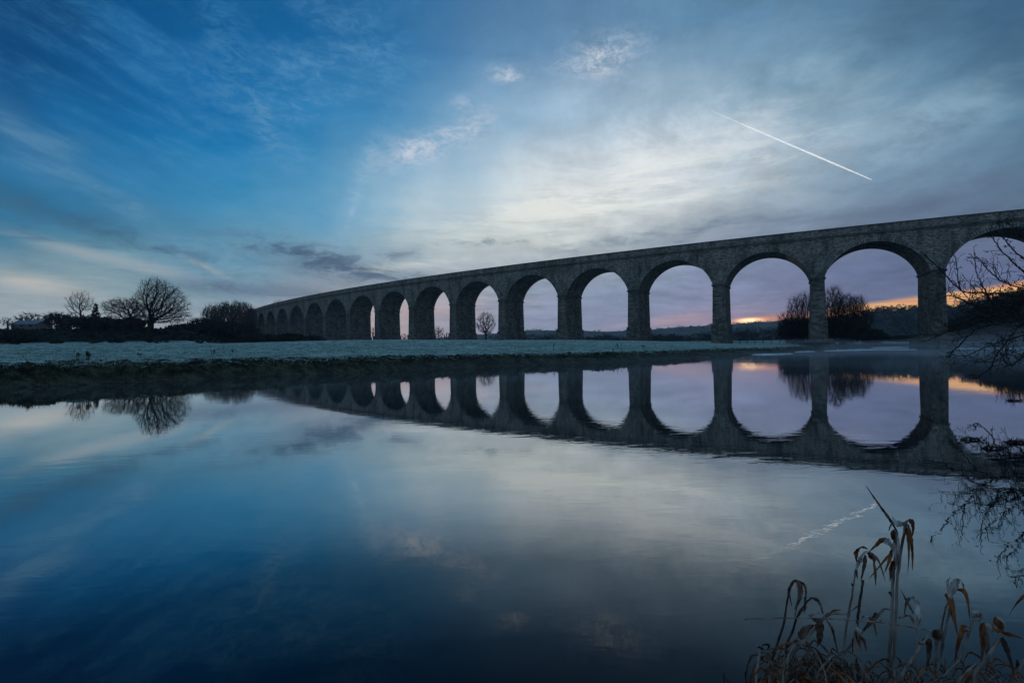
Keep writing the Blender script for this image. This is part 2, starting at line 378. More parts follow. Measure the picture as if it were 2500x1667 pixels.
# frosted grass: pale on what faces up, dark where the slope breaks
def field_mat():
    m, t, b = mat('frosted field')
    g = t.nodes.new('ShaderNodeNewGeometry')
    s = t.nodes.new('ShaderNodeSeparateXYZ'); t.links.new(g.outputs['True Normal'], s.inputs[0])
    ps = t.nodes.new('ShaderNodeSeparateXYZ'); t.links.new(g.outputs['Position'], ps.inputs[0])
    big = noise(geo_pos(t, (0.5, 1, 1)), 0.22, 6, 0.65, tree=t)
    sml = noise(geo_pos(t, (1, 1.6, 1)), 1.7, 7, 0.75, tree=t)
    strk = noise(geo_pos(t, (0.45, 2.2, 1)), 1.3, 8, 0.8, tree=t)
    frost = mix(sstep(M('ADD', M('MULTIPLY', sml, 0.5, tree=t), M('MULTIPLY', strk, 0.5, tree=t), tree=t), 0.42, 0.58, tree=t), (0.065, 0.12, 0.09), (0.62, 0.75, 0.68), tree=t)
    frost = mix(M('MULTIPLY', sstep(big, 0.50, 0.70, tree=t), 0.55, tree=t), frost, (0.06, 0.14, 0.09), tree=t)
    earth = mix(sstep(sml, 0.4, 0.65, tree=t), (0.012, 0.012, 0.009), (0.085, 0.095, 0.055), tree=t)
    n2 = M('ADD', s.outputs[2], M('MULTIPLY', M('SUBTRACT', sml, 0.5, tree=t), 0.12, tree=t), tree=t)
    low = M('MULTIPLY', sstep(n2, 0.93, 0.985, tree=t), sstep(M('ADD', ps.outputs[2], M('MULTIPLY', M('SUBTRACT', big, 0.5, tree=t), 0.5, tree=t), tree=t), 0.42, 0.72, tree=t), tree=t)
    # rough unfrosted ground on the rise behind the field
    rise = sstep(ps.outputs[2], 2.9, 3.5, tree=t)
    c = mix(low, earth, frost, tree=t)
    c = mix(rise, c, (0.010, 0.014, 0.010), tree=t)
    t.links.new(c, b.inputs['Base Color']); b.inputs['Roughness'].default_value = 0.95
    b.inputs['Specular IOR Level'].default_value = 0.1
    bn = t.nodes.new('ShaderNodeBump'); bn.inputs['Distance'].default_value = 0.25; bn.inputs['Strength'].default_value = 0.7
    t.links.new(sml, bn.inputs['Height']); t.links.new(bn.outputs[0], b.inputs['Normal'])
    return m
m_field = field_mat()

def water_mat():
    m, t, b = mat('river water')
    b.inputs['Base Color'].default_value = (0.002, 0.005, 0.010, 1)
    b.inputs['Roughness'].default_value = 0.015; b.inputs['IOR'].default_value = 1.48
    b.inputs['Specular IOR Level'].default_value = 0.5
    a = noise(geo_pos(t, (0.6, 1.5, 1)), 3.6, 3, 0.5, 0.6, tree=t)
    c = noise(geo_pos(t, (0.35, 0.8, 1)), 0.35, 3, 0.5, 1.0, tree=t)
    patch = sstep(noise(geo_pos(t), 0.16, 3, 0.5, tree=t), 0.38, 0.68, tree=t)
    h = M('ADD', M('MULTIPLY', a, M('ADD', M('MULTIPLY', patch, 0.9, tree=t), 0.25, tree=t), tree=t), M('MULTIPLY', c, 0.45, tree=t), tree=t)
    bn = t.nodes.new('ShaderNodeBump'); bn.inputs['Distance'].default_value = 0.0013; bn.inputs['Strength'].default_value = 1.0
    t.links.new(h, bn.inputs['Height'])
    lw = t.nodes.new('ShaderNodeLayerWeight'); lw.inputs['Blend'].default_value = 0.5
    t.links.new(bn.outputs[0], lw.inputs['Normal'])
    R_ = ramp(lw.outputs['Facing'], [(0, (.03,) * 3), (.44, (.036,) * 3), (.49, (.062,) * 3), (.61, (.185,) * 3), (.71, (.47,) * 3), (.78, (.60,) * 3), (.90, (.86,) * 3), (1, (.97,) * 3)], tree=t)
    gl = t.nodes.new('ShaderNodeBsdfGlossy'); gl.inputs['Roughness'].default_value = 0.012; gl.inputs['Color'].default_value = (0.95, 0.985, 1.0, 1)
    df = t.nodes.new('ShaderNodeBsdfDiffuse'); df.inputs[0].default_value = (0.002, 0.005, 0.010, 1)
    t.links.new(bn.outputs[0], gl.inputs['Normal'])
    ms = t.nodes.new('ShaderNodeMixShader'); t.links.new(R_, ms.inputs[0]); t.links.new(df.outputs[0], ms.inputs[1]); t.links.new(gl.outputs[0], ms.inputs[2])
    t.links.new(ms.outputs[0], t.nodes['Material Output'].inputs[0])
    return m
m_water = water_mat()

# ------------------------------------------------------------------ helpers
def tag(o, label=None, cat=None, group=None, kind=None):
    if label: o['label'] = label
    if cat: o['category'] = cat
    if group: o['group'] = group
    if kind: o['kind'] = kind
    return o

def empty(name, loc, label, cat, group=None):
    o = bpy.data.objects.new(name, None); C.objects.link(o); o.location = loc
    o.empty_display_size = 0.2
    return tag(o, label, cat, group)

class MB:
    """collects vertices, faces and uvs (world coordinates); build() links them as ONE mesh object"""
    def __init__(s): s.v = []; s.f = []; s.uv = []; s.chunks = []; s.n = 0
    def quad(s, pts, uvs=None):
        i = len(s.v); s.v += [tuple(p) for p in pts]; s.f.append(tuple(range(i, i + len(pts))))
        s.uv.append(uvs if uvs else [(0, 0)] * len(pts))
    def grid(s, P, U=None, close=False):
        """P: rows x cols of points"""
        i = len(s.v); R, K = len(P), len(P[0])
        for r in P: s.v += [tuple(p) for p in r]
        for a in range(R - 1):
            for b in range(K - 1 if not close else K):
                b2 = (b + 1) % K
                s.f.append((i + a * K + b, i + a * K + b2, i + (a + 1) * K + b2, i + (a + 1) * K + b))
                s.uv.append([U[a][b], U[a][b2], U[a + 1][b2], U[a + 1][b]] if U else [(0, 0)] * 4)
    def tube(s, pts, rads, sides=6, cap=True):
        pts = [Vector(p) for p in pts]; rings = []
        ref = Vector((0.13, 0.31, 0.94))
        for k, p in enumerate(pts):
            d = (pts[min(k + 1, len(pts) - 1)] - pts[max(k - 1, 0)])
            if d.length < 1e-9: d = Vector((0, 0, 1))
            d.normalize()
            a = d.cross(ref)
            if a.length < 1e-3: a = d.cross(Vector((1, 0, 0)))
            a.normalize(); b = d.cross(a)
            rings.append([p + (a * math.cos(2 * math.pi * j / sides) + b * math.sin(2 * math.pi * j / sides)) * rads[k] for j in range(sides)])
        s.grid(rings, None, True)
        if cap:
            i = len(s.v) - sides; s.f.append(tuple(range(i, i + sides))); s.uv.append([(0, 0)] * sides)
            i = len(s.v) - sides * len(pts); s.f.append(tuple(reversed(range(i, i + sides)))); s.uv.append([(0, 0)] * sides)
    def strip(s, pts, widths, side):
        pts = [Vector(p) for p in pts]; side = Vector(side).normalized()
        rows = []
        for k, p in enumerate(pts):
            d = (pts[min(k + 1, len(pts) - 1)] - pts[max(k - 1, 0)]).normalized()
            w = d.cross(side)
            if w.length < 0.05: w = Vector((1, 0, 0))
            w.normalize()
            rows.append([p - w * widths[k], p + side * widths[k] * 0.35, p + w * widths[k]])
        s.grid(rows)
    def box(s, c, size, rz=0):
        x, y, z = [v / 2 for v in size]; c = Vector(c); R = Matrix.Rotation(rz, 3, 'Z')
        P = [c + R @ Vector((a * x, b * y, d * z)) for d in (-1, 1) for a, b in ((-1, -1), (1, -1), (1, 1), (-1, 1))]
        i = len(s.v); s.v += [tuple(p) for p in P]
        for f in ((3, 2, 1, 0), (4, 5, 6, 7), (0, 1, 5, 4), (1, 2, 6, 5), (2, 3, 7, 6), (3, 0, 4, 7)):
            s.f.append(tuple(i + k for k in f)); s.uv.append([(P[k].x + P[k].y, P[k].z) for k in f])
    def add(s, o, slot):
        i = len(s.v); s.slots = getattr(s, 'slots', [0] * len(s.f))
        s.v += o.v; s.f += [tuple(k + i for k in f) for f in o.f]; s.uv += o.uv; s.slots += [slot] * len(o.f)
    def build(s, name, m, parent=None, smooth=False):
        me = bpy.data.meshes.new(name)
        org = Vector(parent.location) if parent is not None and parent.type == 'EMPTY' else Vector((0, 0, 0))
        if parent is not None and parent.parent is not None: org = Vector(parent.parent.location)
        v = [(p[0] - org.x, p[1] - org.y, p[2] - org.z) for p in s.v]
        me.from_pydata(v, [], s.f)
        uvl = me.uv_layers.new(name='UVMap')
        flat = np.array([c for f in s.uv for uv in f for c in uv], dtype=np.float32)
        uvl.data.foreach_set('uv', flat)
        if smooth: me.polygons.foreach_set('use_smooth', [True] * len(me.polygons))
        for mm in (m if isinstance(m, list) else [m]): me.materials.append(mm)
        if hasattr(s, 'slots'): me.polygons.foreach_set('material_index', s.slots)
        me.update()
        o = bpy.data.objects.new(name, me); C.objects.link(o)
        if parent is not None: o.parent = parent
        return o

def fast_mesh(name, V, F, m, parent=None, org=(0, 0, 0)):
    """numpy verts and equal-size faces -> object"""
    V = np.asarray(V, dtype=np.float32) - np.array(org, dtype=np.float32)
    F = np.asarray(F, dtype=np.int32)
    me = bpy.data.meshes.new(name)
    me.vertices.add(len(V)); me.vertices.foreach_set('co', V.ravel())
    k = F.shape[1]
    me.loops.add(F.size); me.loops.foreach_set('vertex_index', F.ravel())
    me.polygons.add(len(F)); me.polygons.foreach_set('loop_start', np.arange(0, F.size, k, dtype=np.int32))
    try: me.polygons.foreach_set('loop_total', np.full(len(F), k, dtype=np.int32))
    except Exception: pass
    me.materials.append(m); me.update(calc_edges=True); me.validate()
    o = bpy.data.objects.new(name, me); C.objects.link(o)
    if parent is not None: o.parent = parent
    return o

def segs_mesh(name, P0, P1, R0, R1, m, parent=None, org=(0, 0, 0), sides=3):
    """many tapered prisms at once"""
    P0, P1 = np.asarray(P0, float), np.asarray(P1, float); R0, R1 = np.asarray(R0, float), np.asarray(R1, float)
    d = P1 - P0; L = np.linalg.norm(d, axis=1, keepdims=True); L[L < 1e-9] = 1; d = d / L
    ref = np.where(np.abs(d[:, 2:3]) > 0.9, np.array([[1., 0, 0]]), np.array([[0, 0, 1.]]))
    a = np.cross(d, ref); a /= np.linalg.norm(a, axis=1, keepdims=True); b = np.cross(d, a)
    n = len(P0); V = np.zeros((n, 2 * sides, 3))
    for j in range(sides):
        c, s_ = math.cos(2 * math.pi * j / sides), math.sin(2 * math.pi * j / sides)
        o = a * c + b * s_
        V[:, j] = P0 + o * R0[:, None]; V[:, sides + j] = P1 + o * R1[:, None]
    F = []
    base = np.arange(n)[:, None] * 2 * sides
    for j in range(sides):
        k = (j + 1) % sides
        F.append(base + np.array([[j, k, sides + k, sides + j]]))
    return fast_mesh(name, V.reshape(-1, 3), np.concatenate(F), m, parent, org)

def smooth01(x, a, b):
    t = np.clip((np.asarray(x, float) - a) / (b - a), 0, 1); return t * t * (3 - 2 * t)

# simple value noise for the terrain
_rs = np.random.RandomState(5); _tab = _rs.rand(256, 256)
def vnoise(x, y):
    x = np.asarray(x, float); y = np.asarray(y, float)
    xi, yi = np.floor(x).astype(int), np.floor(y).astype(int); fx, fy = x - xi, y - yi
    fx, fy = fx * fx * (3 - 2 * fx), fy * fy * (3 - 2 * fy)
    g = lambda i, j: _tab[i & 255, j & 255]
    return (g(xi, yi) * (1 - fx) + g(xi + 1, yi) * fx) * (1 - fy) + (g(xi, yi + 1) * (1 - fx) + g(xi + 1, yi + 1) * fx) * fy
def fbm(x, y, o=4):
    s = 0; a = 0.5
    for i in range(o): s = s + a * (vnoise(x, y) - 0.5); x = x * 2.03 + 17; y = y * 2.03 + 5; a *= 0.5
    return s

# ------------------------------------------------------------------ ground and water
river = np.array([(-400, -60), (-60, 9), (-30, 14.5), (-19.3, 18.3), (-12.9, 23.7), (-1.3, 32), (9, 38.5), (17.2, 45.5), (22.5, 52), (26.4, 55.5), (24.5, 58.5), (27, 61), (34, 64.5), (43, 74),
                  (57, 91), (67, 107), (76, 124), (92, 136), (112, 140), (150, 134), (230, 124), (400, 110), (400, 60), (200, 100), (130, 113), (100, 91), (60, 54.5), (30, 26), (14.5, 12.4), (9.5, 8.3), (6.2, 5.0), (4.0, 2.75), (2.6, 1.75), (1.6, 1.5), (0.2, 1.25), (-5, 1.0), (-30, 0.5), (-60, -8), (-400, -120)], float)

def sd_river(X, Y):
    """signed distance to the river outline, positive on land"""
    X = np.asarray(X, float); Y = np.asarray(Y, float)
    best = np.full(X.shape, 1e9); inside = np.zeros(X.shape, bool)
    n = len(river)
    for i in range(n):
        a, b = river[i], river[(i + 1) % n]
        d = b - a; t = np.clip(((X - a[0]) * d[0] + (Y - a[1]) * d[1]) / (d @ d), 0, 1)
        best = np.minimum(best, np.hypot(X - a[0] - t * d[0], Y - a[1] - t * d[1]))
        c = ((a[1] > Y) != (b[1] > Y)) & (X < (b[0] - a[0]) * (Y - a[1]) / (b[1] - a[1] + 1e-12) + a[0])
        inside ^= c
    return np.where(inside, -best, best)

def ground_z(X, Y):
    X = np.asarray(X, float); Y = np.asarray(Y, float)
    d = sd_river(X, Y) + 1.1 * fbm(X * 0.35, Y * 0.35, 3)
    left = smooth01(X - Y * 0.95, 12, -8)                    # far / left bank land
    near = smooth01(Y, 14, 6) * smooth01(np.abs(X) - 1.0 * Y, -30, 10)
    T = np.interp(Y, [15, 26, 34, 45, 60], [0.66, 0.60, 0.50, 0.40, 0.34])
    bank = T * smooth01(d, -0.25, 1.1) + 0.30 * smooth01(d, 0.8, 6)
    rise = (1.85 - 0.55 * smooth01(X, -18, -45)) * smooth01(d / 46.0, 0.0, 1.0) * (1 - 0.18 * smooth01(X, 0, 60))
    z = bank + rise
    z = z + (0.55 * fbm(X * 0.9, Y * 1.15, 4) + 0.40 * fbm(X * 2.6, Y * 3.1, 3)) * smooth01(d, -0.4, 0.6) * smooth01(d, 6.0, 2.2)
    z = z + 0.16 * fbm(X * 0.22, Y * 0.22, 4) * smooth01(d, 1, 12) + 0.08 * fbm(X * 1.4, Y * 1.4, 3) * smooth01(d, 1, 4)
    up = smooth01(Y, 84, 128) * smooth01(X / np.maximum(Y, 1), -0.52, -0.68)
    z = z + up * (4.8 + 0.8 * fbm(X * 0.05, Y * 0.05, 3))
    emb = smooth01(Y, 250, 330) * smooth01(X / np.maximum(Y, 1), -0.40, -0.55)
    z = z + emb * 9
    nb = np.where(near > 0.01, 0.0, 1.0)
    znear = 0.10 + 0.35 * smooth01(d, 0, 3) + 0.06 * fbm(X * 3, Y * 3, 3)
    isnear = ((Y < 9) & (np.abs(X) < 400)) | ((X > Y * 0.98) & (Y < 60))
    z = np.where(isnear & (d > -0.3), znear * smooth01(d, -0.3, 0.15) + (-0.2) * (1 - smooth01(d, -0.3, 0.15)), z)
    z = np.where(d < -0.25, -0.35 - 0.5 * smooth01(-d, 0.2, 3), z)
    return z

def terrain(name, tans, ys):
    T, Yg = np.meshgrid(tans, ys); X = T * np.maximum(Yg, 6.0)
    Z = ground_z(X, Yg)
    V = np.stack([X, Yg, Z], -1).reshape(-1, 3); R, K = X.shape
    i = np.arange(R - 1)[:, None] * K + np.arange(K - 1)[None, :]
    F = np.stack([i, i + 1, i + K + 1, i + K], -1).reshape(-1, 4)
    o = fast_mesh(name, V, F, m_field)
    o.data.polygons.foreach_set('use_smooth', [True] * len(F))
    return tag(o, kind='structure')

ys = np.concatenate([np.linspace(-120, -4, 12), np.linspace(-3, 9.9, 60), np.linspace(10, 66, 560), np.geomspace(66.2, 400, 240), np.geomspace(410, 2200, 30)])
tans = np.concatenate([np.linspace(-1.55, -1.4, 8), np.linspace(-1.38, 1.38, 620), np.linspace(1.4, 1.55, 8)])
terrain('field', tans, ys)

b = MB()
b.quad([(-700, -300, 0), (700, -300, 0), (700, 260, 0), (-700, 260, 0)])
wat = tag(b.build('water', m_water), kind='structure')

# ------------------------------------------------------------------ hills
m_hill = simple('hillside', (0.015, 0.022, 0.018), (0.07, 0.10, 0.085), 0.02, detail=8, lo=0.4, hi=0.62)
m_hillwood = simple('wooded hillside', (0.012, 0.016, 0.013), (0.035, 0.045, 0.035), 0.03, detail=8)

def hill(name, ridge, Y0, depth, m, rough=1.0):
    """ridge: photo pixels of the skyline seen at distance Y0"""
    xs = np.array([p[0] for p in ridge], float)
    zs = np.array([at(p[0], p[1], Y0).z for p in ridge]); X = np.array([at(p[0], p[1], Y0).x for p in ridge])
    gx = np.linspace(X[0], X[-1], 260); gz = np.interp(gx, X, zs)
    rows = []
    for t in np.linspace(0, 1, 30):
        k = math.sin(math.pi * min(t / 0.6, 1) / 2) if t < 0.6 else math.cos((t - 0.6) / 0.4 * math.pi / 2)
        y = Y0 - depth * 0.6 + depth * t
        zr = gz * k + rough * fbm(gx * 0.02, np.full_like(gx, y * 0.02 + 3), 4) * gz * 0.12 * k - (1 - k) * 3
        rows.append([(gx[j] * (y / Y0), y, zr[j]) for j in range(len(gx))])
    mb = MB(); mb.grid(rows)
    return tag(mb.build(name, m, smooth=True), kind='structure'), gx, gz

hillA, gxA, gzA = hill('hill', [(700, 842), (1000, 832), (1120, 822), (1220, 814), (1290, 807), (1420, 808), (1480, 811), (1560, 807), (1650, 801), (1740, 795), (1830, 790), (1890, 785), (1960, 782), (2100, 776), (2300, 770), (2600, 770), (3100, 790), (3600, 830)], 1500, 900, m_hill)
hillB, gxB, gzB = hill('hill', [(1850, 850), (1950, 812), (2040, 784), (2110, 768), (2180, 760), (2245, 757), (2330, 752), (2420, 735), (2520, 720), (2700, 715), (3000, 730), (3500, 830)], 520, 300, m_hillwood)

rng = random.Random(3); rnp = np.random.RandomState(8)

def leaf_cloud(C0, R, n, size, rs, flat=1.0, shell=0.35):
    """n small random quads in an ellipsoid, clumped"""
    C0 = np.array(C0, float); R = np.array(R, float)
    k = max(4, n // 26)
    u = rs.normal(size=(k, 3)); u /= np.linalg.norm(u, axis=1, keepdims=True)
    cen = u * (shell + (1 - shell) * rs.rand(k, 1) ** 0.5)
    idx = rs.randint(0, k, n)
    p = cen[idx] + rs.normal(size=(n, 3)) * 0.13
    p = C0 + p * R
    a = rs.normal(size=(n, 3)); a /= np.linalg.norm(a, axis=1, keepdims=True)
    b_ = np.cross(a, rs.normal(size=(n, 3))); b_ /= np.linalg.norm(b_, axis=1, keepdims=True)
    s_ = size * (0.5 + rs.rand(n, 1)); 
    return np.stack([p - a * s_, p + b_ * s_ * 0.5, p + a * s_, p - b_ * s_ * 0.5], 1)

def cloud_obj(name, quads, m, parent=None, org=(0, 0, 0)):
    Q = np.concatenate(quads); n = len(Q)
    return fast_mesh(name, Q.reshape(-1, 3), np.arange(n * 4).reshape(-1, 4), m, parent, org)

# woods that read as one mass: ridge trees, valley woods
q = []
for i in range(330):
    x = rnp.uniform(gxA[5], gxA[-30]); z = np.interp(x, gxA, gzA)
    on = rnp.rand() < 0.55
    yy = 1500 + rnp.uniform(-20, 10) if on else 1500 - rnp.uniform(60, 380)
    k = yy / 1500; zz_ = z if on else z * math.sin(math.pi * min(((yy - 1500 + 540) / 900) / 0.6, 1) / 2)
    h = rnp.uniform(3, 8.5) * (1 if on else 1.1)
    q.append(leaf_cloud((x * k, yy, zz_ + h * 0.35), (h * rnp.uniform(0.8, 1.9), h * 0.7, h * 0.6), 130, 0.9, rnp))
tag(cloud_obj('distant_woodland', q, m_hillwood), 'hazy bare trees and hedges strung along the far blue hill', 'woodland', kind='stuff')
q = []
for i in range(900):
    x = rnp.uniform(gxB[8], gxB[-30]); z = np.interp(x, gxB, gzB)
    on = rnp.rand() < 0.22
    yy = 520 + rnp.uniform(-8, 4) if on else 520 - rnp.uniform(10, 170)
    k = yy / 520; zz_ = z if on else z * math.sin(math.pi * min(((yy - 520 + 180) / 300) / 0.6, 1) / 2)
    h = rnp.uniform(2.2, 5.5) if on else rnp.uniform(4, 9)
    q.append(leaf_cloud((x * k, yy, zz_ + h * 0.3), (h * rnp.uniform(0.5, 1.0), h * 0.6, h * 0.6), 260, 0.42, rnp))
tag(cloud_obj('hillside_woodland', q, m_hillwood), 'dark wood covering the nearer hillside behind the river pier', 'woodland', kind='stuff')
q = []
for i in range(210):
    px = rnp.uniform(1205, 2060); Y = rnp.uniform(300, 430)
    top = np.interp(px, [1205, 1290, 1420, 1560, 1700, 1850, 2060], [815, 816, 818, 818, 815, 800, 800]) + rnp.uniform(-3, 9)
    t_ = at(px, top, Y); h = max(3, t_.z - 2)
    q.append(leaf_cloud((t_.x, Y, t_.z - h * 0.5), (h * rnp.uniform(0.6, 1.3), h * 0.5, h * 0.55), 380, 0.34, rnp))
tag(cloud_obj('valley_woodland', q, m_hillwood), 'misty line of trees at the hill foot seen under the arches', 'woodland', kind='stuff')

# ------------------------------------------------------------------ viaduct
X0, Y0v, TH, CV = 70.007, 115.009, 2.64116, -0.00136
def vplan(s, off, z):
    a = TH + CV * s
    x = X0 + (math.sin(a) - math.sin(TH)) / CV; y = Y0v + (-math.cos(a) + math.cos(TH)) / CV
    return (x + math.sin(a) * off, y - math.cos(a) * off, z)
WID, ZC, ZCROWN, ZSTR, ZTOP = 10.18, 16.28, 23.35, 25.2, 27.24
SP = 21.9
def s_at_px(px, z=ZC):
    lo, hi = -90, 345
    for _ in range(50):
        m_ = (lo + hi) / 2; p = Vector(vplan(m_, 0, z)) - Vector((0, 0, EYE))
        x = CX + FPX * p.dot(Rr) / p.dot(Fw)
        if x > px: lo = m_
        else: hi = m_
    return (lo + hi) / 2
fl = [1981.5, 1739.5, 1533, 1361.7, 1217, 1098, 998, 915, 845.4, 789, 742, 703.6, 672, 645.6]
piers = []                                              # (s of right edge, s of left edge)
piers.append((-46.9, -44.2)); piers.append((-23.9, -21.5))
for k, x in enumerate(fl):
    s1 = s_at_px(x) if k < 9 else k * SP
    piers.append((s1 - (2.55 if k == 0 else 2.9), s1))
piers.append((14 * SP - 2.9, 14 * SP))
S_END = 15 * SP - 2.9
S_START = -66.1
def ground_at(s, off):
    p = vplan(s, off, 0); return float(ground_z(np.array([p[0]]), np.array([p[1]]))[0])

via = empty('viaduct', vplan(0, 0, 0), 'long curving stone railway viaduct of tall arches crossing the river and frosted field', 'viaduct')
openings = []
prev = S_START
for a, b_ in piers: openings.append((prev, a)); prev = b_
openings.append((prev, S_END))

def arch_z(s, a, b_):
    h = (b_ - a) / 2; r = (ZCROWN - ZC) * h / 9.5; R = (h * h + r * r) / (2 * r); c = (a + b_) / 2
    return ZC + r - R + math.sqrt(max(R * R - (s - c) ** 2, 0))

wall = MB()
def wall_cols(s0, s1, zf, n, off):
    P, U = [[], []], [[], []]
    for i in range(n + 1):
        s = s0 + (s1 - s0) * i / n
        for r, z in enumerate((zf(s), ZSTR)):
            P[r].append(vplan(s, off, z)); U[r].append((s, z))
    wall.grid(P, U)
edges = [S_START] + [x for p in piers for x in p] + [S_END]
for off in (0, WID):
    for a, b_ in openings: wall_cols(a, b_, lambda s: arch_z(s, a, b_) , 28, off)
    for a, b_ in piers: wall_cols(a, b_, lambda s: ZC, 2, off)
    wall_cols(S_START - 12, S_START, lambda s: -1, 3, off)
    wall_cols(S_END, S_END + 9, lambda s: 2, 3, off)
deck = []
for i in range(161):
    s = S_START - 12 + (S_END + 9 - S_START + 12) * i / 160
    deck.append([vplan(s, 0.0, ZSTR), vplan(s, WID, ZSTR)])
wall.grid(deck)
wall.build('spandrel_wall', m_wall, via)

def run_bar(name, m, z0, z1, o0, o1, s0, s1, n=170, parent=via):
    mb = MB(); P, U = [], []
    for i in range(n + 1):
        s = s0 + (s1 - s0) * i / n
        P.append([vplan(s, o0, z0), vplan(s, o0, z1), vplan(s, o1, z1), vplan(s, o1, z0)])
        U.append([(s, z0), (s, z1), (s, z1 + abs(o1 - o0)), (s, z0)])
    mb.grid(P, U, True)
    mb.quad(P[0], U[0]); mb.quad(P[-1], U[-1])
    return mb.build(name, m, parent)
A_, B_ = S_START - 12, S_END + 9
for o0, o1, o2, o3 in ((-0.38, 0.45, -0.10, 0.35), (WID + 0.38, WID - 0.45, WID + 0.10, WID - 0.35)):
    run_bar('string_course', m_trim, ZSTR - 0.02, ZSTR + 0.36, o0, o1, A_, B_)
    pa = run_bar('parapet', m_wall, ZSTR + 0.36, ZTOP - 0.24, o2, o3, A_, B_)
    run_bar('coping', m_trim, ZTOP - 0.24, ZTOP, o2 + (o2 - o3) * 0.22, o3 - (o2 - o3) * 0.22, A_, B_, parent=pa)

for a, b_ in openings:
    n = 28
    ss = [a + (b_ - a) * (0.5 - 0.5 * math.cos(math.pi * i / n)) for i in range(n + 1)]
    vb = MB(); P, U = [], []; L = 0; last = None
    for s in ss:
        z = arch_z(s, a, b_)
        if last: L += math.hypot(s - last[0], z - last[1])
        last = (s, z)
        P.append([vplan(s, o, z) for o in np.linspace(0, WID, 9)]); U.append([(o, L) for o in np.linspace(0, WID, 9)])
    vb.grid(P, U)
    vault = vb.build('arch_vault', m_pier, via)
    rb = MB(); h = (b_ - a) / 2; r = (ZCROWN - ZC) * h / 9.5; R = (h * h + r * r) / (2 * r); c = (a + b_) / 2; zc = ZC + r - R
    for off, o2 in ((-0.05, 0.02), (WID + 0.05, WID - 0.02)):
        th0 = math.asin(h / R) ; P, U = [], []
        for i in range(41):
            t = -th0 + 2 * th0 * i / 40
            ring = []
            for rr, oo in ((R - 0.02, o2), (R - 0.02, off), (R + 0.95, off), (R + 0.95, o2)):
                ring.append(vplan(c + rr * math.sin(t), oo, max(zc + rr * math.cos(t), ZC)))
            P.append(ring); U.append([(0.3, t * R), (0.3, t * R), (1.3, t * R), (1.3, t * R)])
        rb.grid(P, U)
    rb.build('arch_ring', m_ring, vault)

def sbox(mb, s0, s1, o0, o1, z0, z1, e0=0.0, nose=None):
    """block in viaduct coordinates, e0 widens the foot; nose adds a pointed cutwater in front"""
    def ring(z, e):
        p = [(s0 - e, o0 - e), (s0 - e, o1 + e), (s1 + e, o1 + e), (s1 + e, o0 - e)]
        if nose: p.append(((s0 + s1) / 2, o0 - nose - e)); p.insert(2, ((s0 + s1) / 2, o1 + nose + e))
        return p
    A, B = ring(z0, e0), ring(z1, 0)
    acc = [0]
    for i in range(len(A)):
        j = (i + 1) % len(A); acc.append(acc[-1] + math.hypot(A[j][0] - A[i][0], A[j][1] - A[i][1]))
    for i in range(len(A)):
        j = (i + 1) % len(A)
        mb.quad([vplan(A[i][0], A[i][1], z0), vplan(A[j][0], A[j][1], z0), vplan(B[j][0], B[j][1], z1), vplan(B[i][0], B[i][1], z1)],
                [(acc[i], z0), (acc[i + 1], z0), (acc[i + 1], z1), (acc[i], z1)])
    mb.quad([vplan(x, y, z1) for x, y in B], [p for p in B])

for k, (a, b_) in enumerate(piers):
    wet = k in (0, 1)
    zg = -0.6 if wet or k == 2 else min(ground_at(a, 0), ground_at(b_, 0)) - 0.5
    nose = 1.9 if wet else None
    zp = 2.9 if wet else 6.1
    mb = MB(); sbox(mb, a, b_, 0, WID, zp, ZC - 0.42, 0.16, nose)
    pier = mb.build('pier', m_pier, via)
    mb = MB(); sbox(mb, a - 0.24, b_ + 0.24, -0.24, WID + 0.24, ZC - 0.42, ZC - 0.003, 0, nose)
    mb.build('impost', m_trim, pier)
    e = 1.3 if wet else 0.42
    mb = MB(); sbox(mb, a - e, b_ + e, -e, WID + e, zg, zp, 0.35 if wet else 0.08, (2.3 if wet else None))
    mb.build('plinth', m_pier, pier)
    if k == 2:
        mb = MB(); sbox(mb, a - 1.3, b_ + 1.2, -1.4, WID + 1.4, -0.6, 2.0, 0.7, 2.0)
        f = mb.build('footing', m_pier, pier)
        tag(f, 'pointed rubble footing at the water edge')
mb = MB()
sbox(mb, S_END - 0.0, S_END + 3.2, -0.9, WID + 0.9, 2, ZTOP + 1.1, 0.1)
sbox(mb, S_END + 3.2, S_END + 60, 0.3, WID - 0.3, 2, ZSTR - 0.5, 0.1)
mb.build('abutment', m_wall, via)
run_bar('wing_wall', m_wall, ZSTR - 1.0, ZTOP - 0.6, -0.1, 0.4, B_, B_ + 45, 30)

